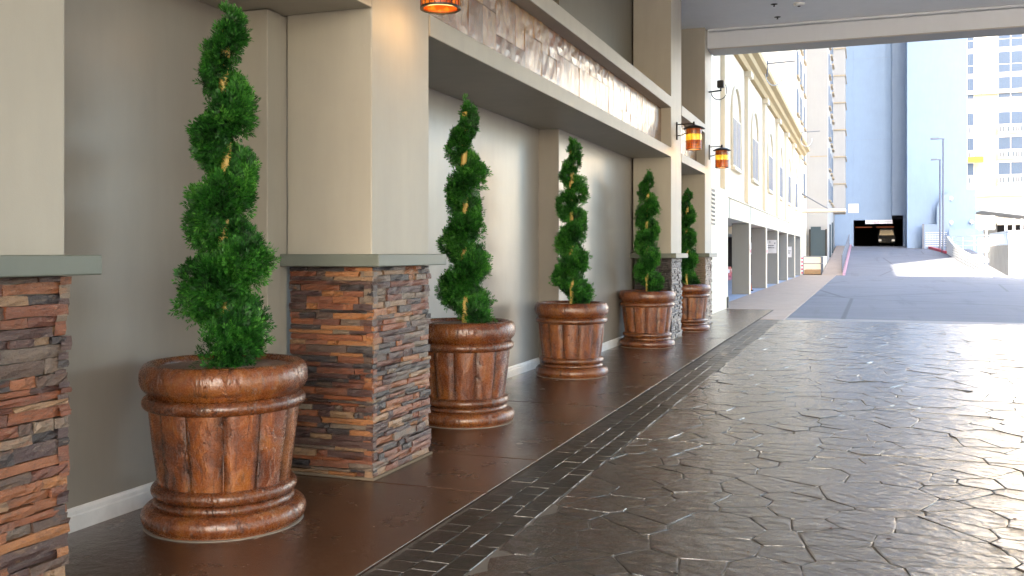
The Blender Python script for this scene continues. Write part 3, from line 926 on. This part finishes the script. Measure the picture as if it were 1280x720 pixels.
# security floodlight on the far pier
t = thing('floodlight', 'small black floodlight on a bracket with looping cable on the far pier', 'floodlight', (XF, 18.85, 4.55))
MB().tube([(XF - 0.01, 18.85, 4.55), (-2.58, 18.85, 4.57)], 0.016).build('bracket', 'dark_metal', t)
B(-2.66, -2.53, 18.78, 18.92, 4.62, 4.76).build('lamp_head', 'black', t, bevel=0.015)
MB().tube([(-2.595, 18.85, 4.57), (-2.595, 18.85, 4.63)], 0.014).build('swivel', 'dark_metal', t)
MB().tube([(-2.82 + 0.15 - 0.15 * math.cos(R(a)) + 0.04, 18.85, 4.55 - 0.16 * math.sin(R(a))) for a in range(0, 181, 15)] + [(-2.50, 18.85, 4.68)], 0.008, 6).build('cable', 'black', t, True)

# ceiling fittings
for x, y in ((-1.44, 17.1), (-1.46, 18.05)):
    t = thing('sprinkler_head', 'small dark sprinkler head in the canopy ceiling, ' + ('farther from the edge' if y < 17.5 else 'close to the edge beam'), 'sprinkler', (x, y, 5.72), 'fittings in the canopy ceiling')
    MB().lathe([(0.035, 0.0), (0.035, -0.008), (0.012, -0.012), (0.009, -0.032), (0.020, -0.036), (0.018, -0.04)][::-1], 16, x, y, 5.72).build('nozzle', 'dark_metal', t)
    MB().lathe([(0.055, -0.004), (0.06, 0.0)], 20, x, y, 5.72).build('escutcheon', 'dark_metal', t)
t = thing('ceiling_detector', 'round white detector disc under the canopy ceiling', 'detector', (-1.03, 17.2, 5.72))
MB().lathe([(0.05, -0.045), (0.085, -0.03), (0.10, 0.0)], 24, -1.03, 17.2, 5.72).build('housing', 'lamp_white', t, True)
MB().lathe([(0.02, -0.055), (0.03, -0.044)], 16, -1.03, 17.2, 5.72).build('sensor', 'dark_metal', t)

# ------------------------------------------------------------------ parking garage along the walkway
GX = -3.6
gt = thing('parking_garage', 'long white parking garage with open bays and arched windows beside the walkway', 'building', (GX, 43, 0))
B(-16, GX, 19.35, 62.0, 2.98, 7.30).build('upper_wall', 'white', gt)
B(-16, GX + 0.01, 24.75, 62.0, 2.40, 2.975).build('bay_header', 'white', gt, bevel=0.01)
B(-16, -3.22, 19.3, 24.7, -0.03, 2.975).build('end_wall', 'white', gt, bevel=0.01)
B(GX, GX + 0.05, 24.72, 62.0, 2.978, 3.02).build('string_course', 'white', gt)
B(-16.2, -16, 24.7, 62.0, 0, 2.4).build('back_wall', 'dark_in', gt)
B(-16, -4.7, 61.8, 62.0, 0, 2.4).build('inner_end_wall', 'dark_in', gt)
B(-16, GX - 0.02, 24.71, 61.99, -0.055, -0.008).build('garage_floor', 'garage_floor', gt)
for y in (33.0, 38.94, 44.55, 50.3, 55.95, 61.6):
    B(-4.17, GX, y, y + 0.42, -0.05, 2.4).build('fin', 'fin', gt, bevel=0.01)
    B(GX - 0.02, GX + 0.012, y + 0.005, y + 0.415, 0.0, 2.41).build('fin_facing', 'white', gt)
for y in (27.9, 33.4, 39.3, 45.0, 50.7, 56.4):
    B(GX, GX + 0.025, y - 0.015, y + 0.015, 2.41, 2.97).build('header_joint', 'fin', gt)
MB().prism_y([(GX - 0.5, 7.32), (GX + 0.12, 7.32), (GX + 0.18, 7.45), (GX + 0.30, 7.52), (GX + 0.34, 7.66), (GX + 0.50, 7.74), (GX + 0.52, 7.88), (GX - 0.5, 7.88)], 19.35, 62.3).build('cornice', 'cornice', gt)
B(-16, GX - 0.5, 19.35, 62.3, 7.30, 7.88).build('roof', 'white', gt)
for y in (26.4, 31.99, 37.9, 43.72, 48.82, 53.95, 60.25):
    B(GX, GX + 0.12, y - 0.28, y + 0.28, 3.02, 7.12).build('pilaster', 'white', gt, bevel=0.01)
    B(GX, GX + 0.22, y - 0.34, y + 0.34, 7.12, 7.315).build('pilaster_capital', 'white', gt, bevel=0.02)
for y in (29.3, 34.6, 40.6, 45.9, 51.3, 56.9):
    w = 0.95
    f = B(GX, GX + 0.05, y - w, y + w, 3.92, 5.42).build('window', 'white', gt)
    for s_ in (-1, 1):
        B(GX + 0.02, GX + 0.056, y + s_ * 0.46 - 0.40, y + s_ * 0.46 + 0.40, 4.0, 5.36).build('pane', 'pane', f)
    B(GX, GX + 0.12, y - w - 0.08, y + w + 0.08, 3.84, 3.92).build('sill', 'white', f)
    arc = [(GX + 0.03, y + (w + 0.12) * math.cos(R(a)), 5.42 + 0.95 * math.sin(R(a))) for a in range(0, 181, 12)]
    MB().tube([(GX + 0.03, y + w + 0.12, 3.95)] + arc + [(GX + 0.03, y - w - 0.12, 3.95)], 0.05, 6).build('arch_moulding', 'white', gt, True)
# the louvred vent and a small panel in the end wall
vt = B(-3.222, -3.205, 21.6, 22.35, 2.05, 2.86).build('vent', 'black', gt)
for q in range(8):
    z = 2.10 + q * 0.095
    MB().prism_y([(-3.205, z), (-3.165, z - 0.035), (-3.16, z - 0.02), (-3.205, z + 0.03)], 21.6, 22.35).build('vent_slat', 'white', vt)
B(-3.219, -3.21, 21.55, 23.2, 0.12, 1.88).build('service_door', 'white', gt, bevel=0.01)
B(-3.25, -3.19, 24.45, 24.69, 0.0, 0.28).build('bumper_guard', 'black', gt, bevel=0.01)
for x, y in ((-7.5, 34.2), (-8.5, 40.0), (-8.5, 46)):
    B(x - 0.1, x + 0.1, y - 0.1, y + 0.1, 2.28, 2.39).build('garage_lamp', 'bulb', gt, bevel=0.02)
B(-9, -4.2, 36.0, 36.4, 2.1, 2.39).build('ceiling_beam', 'white', gt)

# parking signs on the fins
def sign(label, x0, x1, y, z0, z1, rows, group='signs on the garage fins'):
    t = thing('parking_sign', label, 'sign', ((x0 + x1) / 2, y, z0), group)
    B(x0, x1, y - 0.02, y - 0.004, z0, z1).build('board', 'sign', t)
    m = MB(); rg = random.Random(3)
    for zc, a, b, h in rows:
        x = x0 + (x1 - x0) * a
        while x < x0 + (x1 - x0) * b - 0.02:
            w = rg.uniform(0.012, 0.03)
            m.box(x, x + w, y - 0.024, y - 0.0205, z0 + (z1 - z0) * (zc - h), z0 + (z1 - z0) * (zc + h * rg.uniform(0.5, 1)))
            x += w + 0.008
    m.build('printed_text', 'ink', t, kind='stuff')
    return t
sign('white parking sign with two black lines of text on the third garage fin', -4.12, -3.64, 44.55, 1.38, 1.98,
     [(0.58, 0.08, 0.78, 0.035), (0.42, 0.08, 0.78, 0.035), (0.86, 0.36, 0.42, 0.10), (0.76, 0.78, 0.92, 0.04)])
sign('small pale sign on the fifth garage fin, far along the walkway', -4.1, -3.75, 55.95, 1.15, 1.75, [(0.6, 0.1, 0.85, 0.04), (0.4, 0.1, 0.85, 0.04)])
for y, lab in ((33.0, 'narrow white and red sign plate on the front of the first garage fin'), (38.94, 'narrow white and red sign plate on the front of the second garage fin')):
    t = thing('sign_plate', lab, 'sign', (GX, y, 1.4), 'narrow plates on the fin fronts')
    B(GX + 0.013, GX + 0.03, y + 0.05, y + 0.37, 1.35, 1.75).build('board', 'sign', t)
    B(GX + 0.0305, GX + 0.033, y + 0.09, y + 0.33, 1.40, 1.52).build('red_panel', 'redpaint', t)

# traffic cone beside the first fin
t = thing('traffic_cone', 'orange traffic cone on the garage floor behind the first fin', 'cone', (-3.97, 36.2, 0))
B(-4.15, -3.79, 36.02, 36.38, -0.008, 0.03).build('foot', 'black', t, bevel=0.01)
MB().lathe([(0.13, 0.03), (0.03, 0.62), (0.02, 0.63)], 20, -3.97, 36.2, 0).build('cone_body', 'cone', t, True)

# red car inside the first bay
def make_car(label, x, y):
    t = thing('parked_car', label, 'car', (x, y, 0))
    body = [(-2.1, 0.35), (2.1, 0.32), (2.15, 0.6), (2.05, 0.85), (1.2, 0.98), (0.45, 1.42), (-1.0, 1.45), (-1.75, 1.02), (-2.12, 0.92), (-2.18, 0.6)]
    # side profile runs along X
    m = MB(); hw_ = 0.88
    n = len(body)
    secs = [(-hw_, 0.93), (-hw_ * 0.97, 1.0), (hw_ * 0.97, 1.0), (hw_, 0.93)]
    vs = []
    for yy, k_ in secs:
        for a, z in body:
            tuck = 0.16 * max(0, z - 0.95) / 0.5
            vs.append((x + a * (0.985 if k_ < 1 else 1), y + yy * (1 - tuck), 0.32 + (z - 0.32) * k_ if k_ < 1 else z))
    fs = [tuple(range(n)), tuple(range(3 * n, 4 * n))[::-1]]
    for s_ in range(3):
        for i in range(n):
            i2 = (i + 1) % n
            fs.append((s_ * n + i2, s_ * n + i, (s_ + 1) * n + i, (s_ + 1) * n + i2))
    m.add(vs, fs); m.build('body', 'car_red', t, bevel=0.03, segs=3)
    for s_ in (-1, 1):
        MB().prism_y([(x - 1.35, 1.0), (x + 0.85, 1.0), (x + 0.38, 1.34), (x - 0.95, 1.37)], y + s_ * 0.80 - 0.01, y + s_ * 0.80 + 0.01).build('side_window', 'glass_dark', t)
        for wx in (-1.3, 1.32):
            wh = MB(); prof = [(0.18, -0.1), (0.30, -0.1), (0.325, -0.07), (0.325, 0.07), (0.30, 0.1), (0.18, 0.1)]
            wh.lathe(prof, 28)
            wh.v = [(x + wx + a, y + s_ * 0.80 + c_, 0.325 + b) for a, b, c_ in wh.v]
            w_ = wh.build('wheel', 'black', t, True)
            rm = MB().lathe([(0.06, -0.105), (0.19, -0.105), (0.19, 0.105), (0.06, 0.105)], 20)
            rm.v = [(x + wx + a, y + s_ * 0.80 + c_, 0.325 + b) for a, b, c_ in rm.v]
            rm.build('rim', 'chrome', w_)
        B(x + 2.08, x + 2.17, y + s_ * 0.62 - 0.16, y + s_ * 0.62 + 0.16, 0.62, 0.76).build('headlight', 'lamp_white', t, bevel=0.02)
    return t
make_car('red car parked inside the first bay of the white garage', -7.0, 38.0)

# small lamp arms on the garage cornice
for y, lab in ((34.0, 'thin white lamp arm with cable loop on the cornice, nearer one'), (54.0, 'thin white lamp arm with cable loop on the cornice, farther one')):
    t = thing('cornice_lamp', lab, 'lamp', (GX + 0.5, y, 7.6), 'lamp arms on the garage cornice')
    MB().tube([(GX + 0.5, y, 7.5), (GX + 0.52, y, 8.05)], 0.025).build('stem', 'rail', t)
    MB().tube([(GX + 0.5, y, 7.95), (GX + 1.45, y, 7.98)], 0.022).build('arm', 'rail', t)
    MB().tube([(GX + 0.75 - 0.3 * math.cos(R(a)), y, 7.6 - 0.42 * math.sin(R(a))) for a in range(0, 181, 15)], 0.02, 6).build('cable', 'lamp_white', t, True)

# ------------------------------------------------------------------ hotel tower behind the garage
tw = thing('hotel_tower', 'pale hotel tower with projecting bay windows beyond the white garage', 'building', (-6, 78, 0))
B(-16, -3.95, 62.35, 75.0, 0, 48).build('wall', 'white', tw)
B(-16, -2.45, 75.02, 90.0, 0, 48).build('wall', 'tower', tw)
B(-16, -2.60, 90.02, 100.0, 0, 48).build('wall', 'tower', tw)
B(-3.70, -2.46, 75.0, 75.03, 8.6, 8.68).build('wall_joint', 'ledge', tw)
for f_ in range(16):
    z = 5.2 + f_ * 2.42
    b = B(-2.62, -1.45, 90.01, 94.5, z + 0.0, z + 2.30).build('bay_box', 'tower', tw)
    B(-2.62, -1.36, 89.92, 94.6, z + 2.30, z + 2.42).build('bay_ledge', 'ledge', b)
    for yy in (64.2, 68.0, 71.8):
        w_ = B(-3.96, -3.90, yy - 0.9, yy + 0.9, z + 0.3, z + 1.9).build('window', 'pane', tw)
        B(-3.95, -3.80, yy - 1.0, yy + 1.0, z + 0.18, z + 0.30).build('sill', 'ledge', w_)
    for yy in (78.5, 83, 87):
        w_ = B(-2.46, -2.41, yy - 1.0, yy + 1.0, z + 0.3, z + 1.9).build('window', 'pane', tw)
        B(-2.45, -2.28, yy - 1.1, yy + 1.1, z + 0.16, z + 0.30).build('sill', 'ledge', w_)
B(-2.62, -1.45, 90.01, 94.5, 5.0, 5.19).build('bay_soffit', 'ledge', tw)
for yy in (80, 86, 92):
    B(-2.47 if yy < 90 else -2.61, -2.36 if yy < 90 else -2.5, yy - 0.6, yy + 0.6, RZ(yy) + 0.1, RZ(yy) + 2.7).build('door', 'screen', tw)

t = thing('entrance_awning', 'thin white slab awning over the steps by the tower', 'awning', (-3.6, 65, 4.1))
B(-3.94, -1.0, 64.2, 66.0, 4.05, 4.22).build('slab', 'white', t, bevel=0.01)
for y in (64.5, 65.7):
    MB().tube([(-3.94, y, 5.4), (-2.0, y, 4.2)], 0.025, 6).build('stay', 'rail', t)
t = thing('landing', 'low white landing wall with a brown step below the dark screen', 'landing', (-3.2, 68, 0))
B(-3.93, -2.48, 66.6, 74.9, 0, 1.15).build('block', 'white', t, bevel=0.01)
B(-3.55, -2.5, 64.6, 66.55, 0, 0.3).build('step', 'wood_step', t, bevel=0.02)
t = thing('screen_panel', 'tall dark green screen standing on the landing', 'screen', (-3.1, 74.4, 1.15))
B(-3.68, -2.5, 74.3, 74.4, 1.15, 3.1).build('panel', 'screen', t)
for x in (-3.68, -2.53):
    B(x - 0.05, x + 0.06, 74.28, 74.45, 1.15, 3.16).build('post', 'dark_metal', t)
B(-3.62, -2.9, 74.45, 74.7, 3.1, 3.35).build('box_top', 'screen', t)

def railing(name, label, pts_, mat, h=1.05, bars=(1.0, 0.55), step=1.6, infill=0, r_=0.03, group=None):
    t = thing(name, label, 'railing', pts_[0], group)
    def seg(a, b, f_): return Vector(a).lerp(Vector(b), f_)
    for a, b in zip(pts_, pts_[1:]):
        L = (Vector(b) - Vector(a)).length
        n = max(1, round(L / step))
        for i in range(n + 1):
            q = seg(a, b, i / n)
            MB().tube([q, q + Vector((0, 0, h))], r_, 6).build('post', mat, t)
        for br in bars:
            MB().tube([Vector(a) + Vector((0, 0, h * br)), Vector(b) + Vector((0, 0, h * br))], r_ * 0.9, 6).build('rail', mat, t)
        if infill:
            m = MB(); k_ = int(L / infill)
            for i in range(1, k_):
                q = seg(a, b, i / k_)
                m.tube([q + Vector((0, 0, 0.1)), q + Vector((0, 0, h))], r_ * 0.45, 4)
            m.build('bars', mat, t, kind='stuff')
    return t
railing('handrail', 'grey handrail round the foot of the tower steps', [(-3.55, 63.6, 0), (-2.46, 63.6, 0), (-2.46, 66.5, 0.0)], 'rail', 1.15, (1.0, 0.62), 1.5)
railing('handrail', 'dark handrail with close bars between the sloping walkway and the ramp', [(-1.22, 64.5, RZ(64.5) + 0.05), (-1.22, 99, RZ(99) + 0.1)], 'rail', 1.1, (1.0, 0.1), 2.2, 0.16)
t = thing('striped_bollard', 'red and white striped bollard at the corner of the garage', 'bollard', (-3.62, 62.9, 0))
MB().lathe([(0.09, 0), (0.09, 1.15), (0.06, 1.2)], 16, -3.62, 62.9, 0).build('post', 'sign', t, True)
for q in range(5):
    z = 0.08 + q * 0.23
    MB().lathe([(0.093, 0), (0.093, 0.11)], 16, -3.62, 62.9, z).build('red_band', 'redpaint', t, True)

# ------------------------------------------------------------------ pale blue building with the tunnel entrance
bl = thing('blue_building', 'huge windowless pale blue building across the end of the ramp', 'building', (4, 100, 2))
B(-8, -0.82, 100, 101, -0.05, 44).build('left_wall', 'blue', bl)
B(-0.815, 2.70, 100, 101, 4.62, 44).build('main_wall', 'blue', bl)
B(2.705, 4.05, 99.6, 101, 5.05, 44).build('bay_wall', 'bluegrey', bl)
B(3.72, 4.05, 99.8, 101, -0.05, 5.04).build('jamb', 'bluegrey', bl)
B(3.92, 8.99, 96, 101, 1.0, 44).build('right_block', 'blue', bl)
B(8.995, 9.72, 96.3, 101, 1.0, 7.2).build('low_block', 'blue', bl)
MB().prism_y([(6.4, 2.0), (7.45, 2.0), (7.45, 7.0), (6.9, 6.6), (6.4, 5.6)], 95.2, 95.99).build('stair_wall', 'bluegrey', bl)
for z in (12.5, 20.5, 28.5):
    B(-2, 2.6, 99.98, 100.02, z, z + 0.04).build('wall_joint', 'bluegrey', bl)
for x in (0.4,):
    B(-1.30, -0.35, 99.96, 99.99, 5.35, 6.25).build('vent_cover', 'sign', bl)
B(2.95, 3.6, 99.56, 99.59, 6.2, 6.9).build('vent_cover', 'bluegrey', bl)
B(2.95, 3.6, 99.56, 99.59, 7.1, 7.8).build('vent_cover', 'bluegrey', bl)
# tunnel interior
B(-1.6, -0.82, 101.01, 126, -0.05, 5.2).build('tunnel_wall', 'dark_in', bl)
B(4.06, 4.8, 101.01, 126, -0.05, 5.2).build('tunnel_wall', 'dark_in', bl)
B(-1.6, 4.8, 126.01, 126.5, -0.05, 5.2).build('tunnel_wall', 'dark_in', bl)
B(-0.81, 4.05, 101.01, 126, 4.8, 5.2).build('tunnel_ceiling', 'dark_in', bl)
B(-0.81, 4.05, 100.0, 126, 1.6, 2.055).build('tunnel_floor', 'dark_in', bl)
for xa, xb in ((-0.7, 0.9), (1.35, 3.0)):
    B(xa, xb, 104.0, 104.12, 3.98, 4.06).build('strip_light', 'fire_strip', bl)
for x, z, lab in ((7.62, 6.35, 0), (7.62, 4.15, 0), (9.35, 4.2, 0)):
    q = thing('wall_lamp', 'small white wall lamp on the pale blue building, ' + ('upper one beside the lamp post' if z > 6 else ('lower one beside the lamp post' if x < 8 else 'at its outer corner')), 'lamp', (x, 96, z), 'lamps on the pale blue wall')
    yy = 96 if x < 9 else 96.3
    MB().lathe([(0.02, -0.22), (0.16, -0.1), (0.2, 0.05), (0.1, 0.2), (0.02, 0.24)], 16, x, yy - 0.2, z).build('shade', 'lamp_white', q, True)
    B(x - 0.08, x + 0.08, yy - 0.06, yy - 0.001, z - 0.1, z + 0.15).build('mount', 'rail', q)
t = thing('clearance_sign', 'long white sign bar hung across the tunnel mouth', 'sign', (1.3, 99.9, 4.3))
B(0.28, 2.75, 99.9, 99.96, 4.25, 4.62).build('board', 'sign', t)
m = MB(); rg = random.Random(9); x = 0.42
while x < 1.45:
    w = rg.uniform(0.05, 0.10); m.box(x, x + w, 99.894, 99.899, 4.33, 4.33 + rg.uniform(0.14, 0.2)); x += w + 0.04
m.build('printed_text', plain('faded_red_print', (0.55, 0.33, 0.36), 0.6), t, kind='stuff')
m = MB(); x = 1.65
while x < 2.6:
    w = rg.uniform(0.05, 0.10); m.box(x, x + w, 99.894, 99.899, 4.40, 4.45); x += w + 0.03
m.build('printed_line', plain('faded_grey_print', (0.45, 0.45, 0.45), 0.6), t, kind='stuff')
t = thing('van', 'dim white van waiting inside the dark tunnel mouth', 'van', (2.6, 108, 2.06))
pr = [(-0.85, 0.35), (0.85, 0.35), (0.9, 0.9), (0.82, 1.5), (0.68, 1.95), (-0.68, 1.95), (-0.82, 1.5), (-0.9, 0.9)]
MB().prism_y([(2.4 + a, 2.06 + z) for a, z in pr], 108, 112.5).build('body', 'van', t, bevel=0.08, segs=3)
MB().prism_y([(2.4 + a, 2.06 + z) for a, z in [(-0.72, 1.2), (0.72, 1.2), (0.6, 1.75), (-0.6, 1.75)]], 107.97, 108.0).build('windscreen', 'glass_dark', t)
for x in (1.75, 3.05):
    B(x - 0.14, x + 0.14, 107.95, 107.995, 2.62, 2.82).build('headlight', 'headlamp', t, bevel=0.02)
    w_ = MB().lathe([(0.2, -0.1), (0.34, -0.1), (0.34, 0.1), (0.2, 0.1)], 20)
    w_.v = [(x + c_ * 0.9, 109.0 + a, 2.40 + b) for a, b, c_ in w_.v]
    w_.build('wheel', 'black', t, True)

# ------------------------------------------------------------------ right side: parapet, lamps, block, pavilion, hotel
pw = thing('parapet_wall', 'white perforated parapet wall running down beside the ramp', 'wall', (6.6, 76, 0.5))
MB().prism_x([(63.6, -0.05), (87.5, -0.05), (87.5, RZ(87.5) + 1.45), (84, RZ(84) + 1.12), (78, RZ(78) + 0.92), (70, 1.28), (63.6, 1.3)], 6.62, 6.80).build('wall_body', 'white_plain', pw, bevel=0.02)
sm = MB()
for i in range(18):
    y = 64.6 + i * 1.0
    for j in range(5):
        z = RZ(y) * 0.75 + 0.22 + j * 0.19
        sm.box(6.608, 6.622, y - 0.16, y + 0.16, z, z + 0.07)
sm.build('slots', 'concrete', pw, kind='stuff')
B(6.3, 7.3, 63.0, 63.55, -0.05, 0.35).build('end_block', 'white_plain', pw, bevel=0.02)
gp = thing('screen_wall', 'grey patterned screen wall at the bend of the red kerb', 'wall', (6, 99.2, 2))
B(5.25, 7.3, 95.0, 95.15, 1.7, 4.0).build('wall_body', 'bluegrey', gp)
B(5.15, 5.32, 94.9, 95.2, 1.7, 4.05).build('post', 'rail', gp)
sm = MB()
for i in range(14):
    for j in range(7):
        sm.box(5.45 + i * 0.13, 5.53 + i * 0.13, 94.985, 94.999, 2.0 + j * 0.2, 2.09 + j * 0.2)
sm.build('pattern', 'white_plain', gp, kind='stuff')
rw = thing('retaining_wall', 'low grey retaining wall behind the white parapet', 'wall', (8.5, 94, 0))
B(7.32, 10.1, 94.0, 94.3, 0, 3.55).build('wall_body', 'bluegrey', rw)
railing('handrail', 'pale handrail above the white parapet wall', [(6.95, 86.0, 1.6), (8.6, 78.0, 1.6), (8.9, 70, 1.0)], 'paleblue_rail', 1.1, (1.0, 0.66, 0.33), 3.2)

def street_lamp(label, x, y, z0, h, arm):
    t = thing('street_lamp', label, 'street lamp', (x, y, z0), 'street lamps by the ramp')
    MB().lathe([(0.14, 0), (0.14, 0.25), (0.085, 0.3), (0.07, h)], 12, x, y, z0).build('pole', 'rail', t, True)
    MB().tube([(x + 0.1, y, z0 + h - 0.05), (x - arm * 0.4, y, z0 + h)], 0.05, 6).build('arm', 'rail', t)
    MB().prism_x([(y - 0.2, z0 + h - 0.06), (y + 0.2, z0 + h - 0.06), (y + 0.14, z0 + h + 0.08), (y - 0.14, z0 + h + 0.08)], x - arm, x - arm * 0.35).build('lamp_head', 'rail', t, bevel=0.03)
    return t
street_lamp('taller grey street lamp at the end of the red kerb', 6.45, 88.6, RZ(88.6), 9.7, 1.0)
street_lamp('shorter looking grey street lamp just behind the taller one', 6.55, 93.6, RZ(93.6), 8.1, 0.75)

cb = thing('planter_block', 'grey concrete block wall with white front at the right edge', 'wall', (9, 67, 0))
B(8.15, 9.3, 63.2, 72.5, -0.05, 1.86).build('side_wall', 'concrete', cb)
B(8.13, 20, 63.0, 63.195, -0.05, 1.87).build('front_wall', 'white_plain', cb)
B(9.32, 20, 63.2, 72.5, -0.05, 1.86).build('core', 'white_plain', cb)
t = thing('balustrade', 'white slotted balustrade on the concrete block wall', 'railing', (9, 63.2, 1.87))
B(8.15, 8.25, 63.3, 72.4, 2.62, 2.72).build('rail', 'paleblue_rail', t)
B(8.15, 8.25, 63.3, 72.4, 1.87, 1.95).build('rail', 'paleblue_rail', t)
for i in range(14):
    y = 63.4 + i * 0.68
    B(8.16, 8.24, y, y + 0.3, 1.951, 2.619).build('baluster', 'paleblue_rail', t)
B(8.27, 20, 63.1, 63.25, 1.87, 2.72).build('solid_panel', 'white_plain', t)
sm = MB()
for i in range(40):
    for j in range(4):
        sm.box(8.42 + i * 0.28, 8.52 + i * 0.28, 63.088, 63.1, 2.0 + j * 0.17, 2.08 + j * 0.17)
sm.build('slots', 'concrete', t, kind='stuff')

for x, z0, z1, lab in ((8.05, 3.0, 3.95, 'upper white board sign beside the retaining wall'), (8.05, 1.45, 2.4, 'lower white board sign in front of the pale handrail')):
    t = thing('board_sign', lab, 'sign', (x, 73, z0), 'white boards by the ramp')
    B(x - 0.55, x + 0.5, 72.9, 72.97, z0, z1).build('board', 'white_plain', t, bevel=0.02)
    B(x - 0.06, x + 0.06, 72.98, 73.08, 0.0 if z0 < 2 else 2.41, z0 + 0.3).build('post', 'rail', t)

pv = thing('pavilion', 'small white flat roofed pavilion in front of the cream hotel', 'pavilion', (13, 108, 0))
MB().prism_y([(11.0, 5.55), (19, 4.4), (19, 5.0), (11.0, 6.1)], 104, 112).build('roof', 'white_plain', pv, bevel=0.05)
for x in (13.3, 14.0, 14.7, 15.4):
    B(x - 0.12, x + 0.12, 105, 105.25, 0, 4.8).build('column', 'white_plain', pv)
B(11.5, 13, 109, 109.2, 0, 4.4).build('back_wall', 'tower', pv)
B(12.3, 20, 111, 111.2, 0, 4.3).build('back_wall', 'dark_in', pv)

hb = thing('cream_hotel', 'cream hotel with balconies and wide windows at the far right', 'building', (18, 131, 0))
B(11.2, 44, 130.0, 150, 0, 52).build('wall', 'white', hb)
B(13.0, 15.5, 129.92, 129.999, 9.5, 21).build('cream_panel', 'cream', hb)
B(18.5, 21.5, 129.92, 129.999, 9.5, 21).build('cream_panel', 'cream', hb)
B(11.1, 44, 129.6, 129.999, 20.9, 21.3).build('band', 'white', hb)
B(11.1, 44, 129.5, 129.999, 8.3, 9.4).build('band', 'white', hb)
for q in range(7):
    B(14.0, 17.2, 129.44, 129.499, 8.35 + q * 0.14, 8.42 + q * 0.14).build('louvre_slat', 'fin', hb)
B(11.2, 44, 127.0, 129.49, 0, 6.6).build('lower_storey', 'cream', hb)
B(15.5, 17.6, 126.95, 126.999, 1.0, 4.4).build('door', 'fin', hb)
for fl in range(9):
    z = 9.9 + fl * 3.08 + (1.2 if fl > 2 else 0)
    for x0, x1 in ((12.15, 12.92), (15.6, 18.3), (21.8, 24.6)):
        w_ = B(x0, x1, 129.86, 129.998, z, z + 2.6).build('window', 'white', hb)
        n = 1 if x1 - x0 < 1 else 2
        for a in range(n):
            for (za, zb) in ((0.06, 1.0), (1.08, 2.54)):
                xa = x0 + 0.05 + a * (x1 - x0) / n
                B(xa, xa + (x1 - x0) / n - 0.1, 129.83, 129.859, z + za, z + zb).build('pane', 'pane', w_)
        if fl < 3:
            B(x0 - 0.1, x1 + 0.1, 129.2, 129.35, z + 0.72, z + 0.85).build('balcony_rail', 'white', hb)
            B(x0 - 0.1, x1 + 0.1, 129.2, 129.35, z - 0.12, z + 0.05).build('balcony_kerb', 'white', hb)
            sm = MB(); x = x0
            while x < x1:
                sm.box(x, x + 0.12, 129.22, 129.33, z + 0.05, z + 0.72); x += 0.28
            sm.build('balusters', 'white', hb, kind='stuff')
t = thing('window_cradle', 'yellow maintenance cradle hanging on the cream hotel front', 'cradle', (13, 128.6, 12.6))
B(12.1, 13.8, 128.4, 129.0, 12.45, 12.55).build('deck', 'yellow', t)
for z in (12.75, 13.05):
    MB().tube([(12.1, 128.4, z), (13.8, 128.4, z), (13.8, 129.0, z), (12.1, 129.0, z), (12.1, 128.4, z)], 0.05, 6).build('guard_rail', 'yellow', t)
B(12.1, 13.8, 128.38, 128.42, 12.5, 13.0).build('front_panel', 'yellow', t)
for x in (12.3, 13.6):
    MB().tube([(x, 128.7, 12.5), (x, 128.7, 52)], 0.02, 4).build('rope', 'rail', t)

# a few dry leaves dropped on the paving
lm = NT('dry_red_leaf'); MAT['dry'] = lm.set(lm.ramp(lm.rand(), [(0, (0.14, 0.02, 0.012)), (1, (0.07, 0.035, 0.015))]), 0.6)
lr = random.Random(4)
m = MB(); m.add([(-0.5, 0, 0.002), (0, 0.28, 0.12), (0.5, 0, 0.05), (0, -0.28, 0.10), (0, 0, 0.01)], [(0, 4, 1), (4, 2, 1), (4, 3, 2), (0, 3, 4)])
leaf_me = m.mesh('dry_leaf', 'dry')
for x, y in ((-0.50, 4.55), (-0.15, 5.1), (0.12, 5.0), (-0.8, 5.6), (-0.2, 6.2), (-0.62, 8.6), (-0.3, 10.8), (0.75, 5.6)):
    o = bpy.data.objects.new('dry_leaf', leaf_me); COL.objects.link(o)
    o.location = (x, y, 0.003); o.rotation_euler = (0, 0, lr.uniform(0, 6)); s_ = lr.uniform(0.022, 0.04); o.scale = (s_, s_, s_ * 0.6)
    o['label'] = 'tiny dry red brown leaf lying on the stamped flagstones'; o['category'] = 'leaf'; o['group'] = 'dry leaves on the driveway'
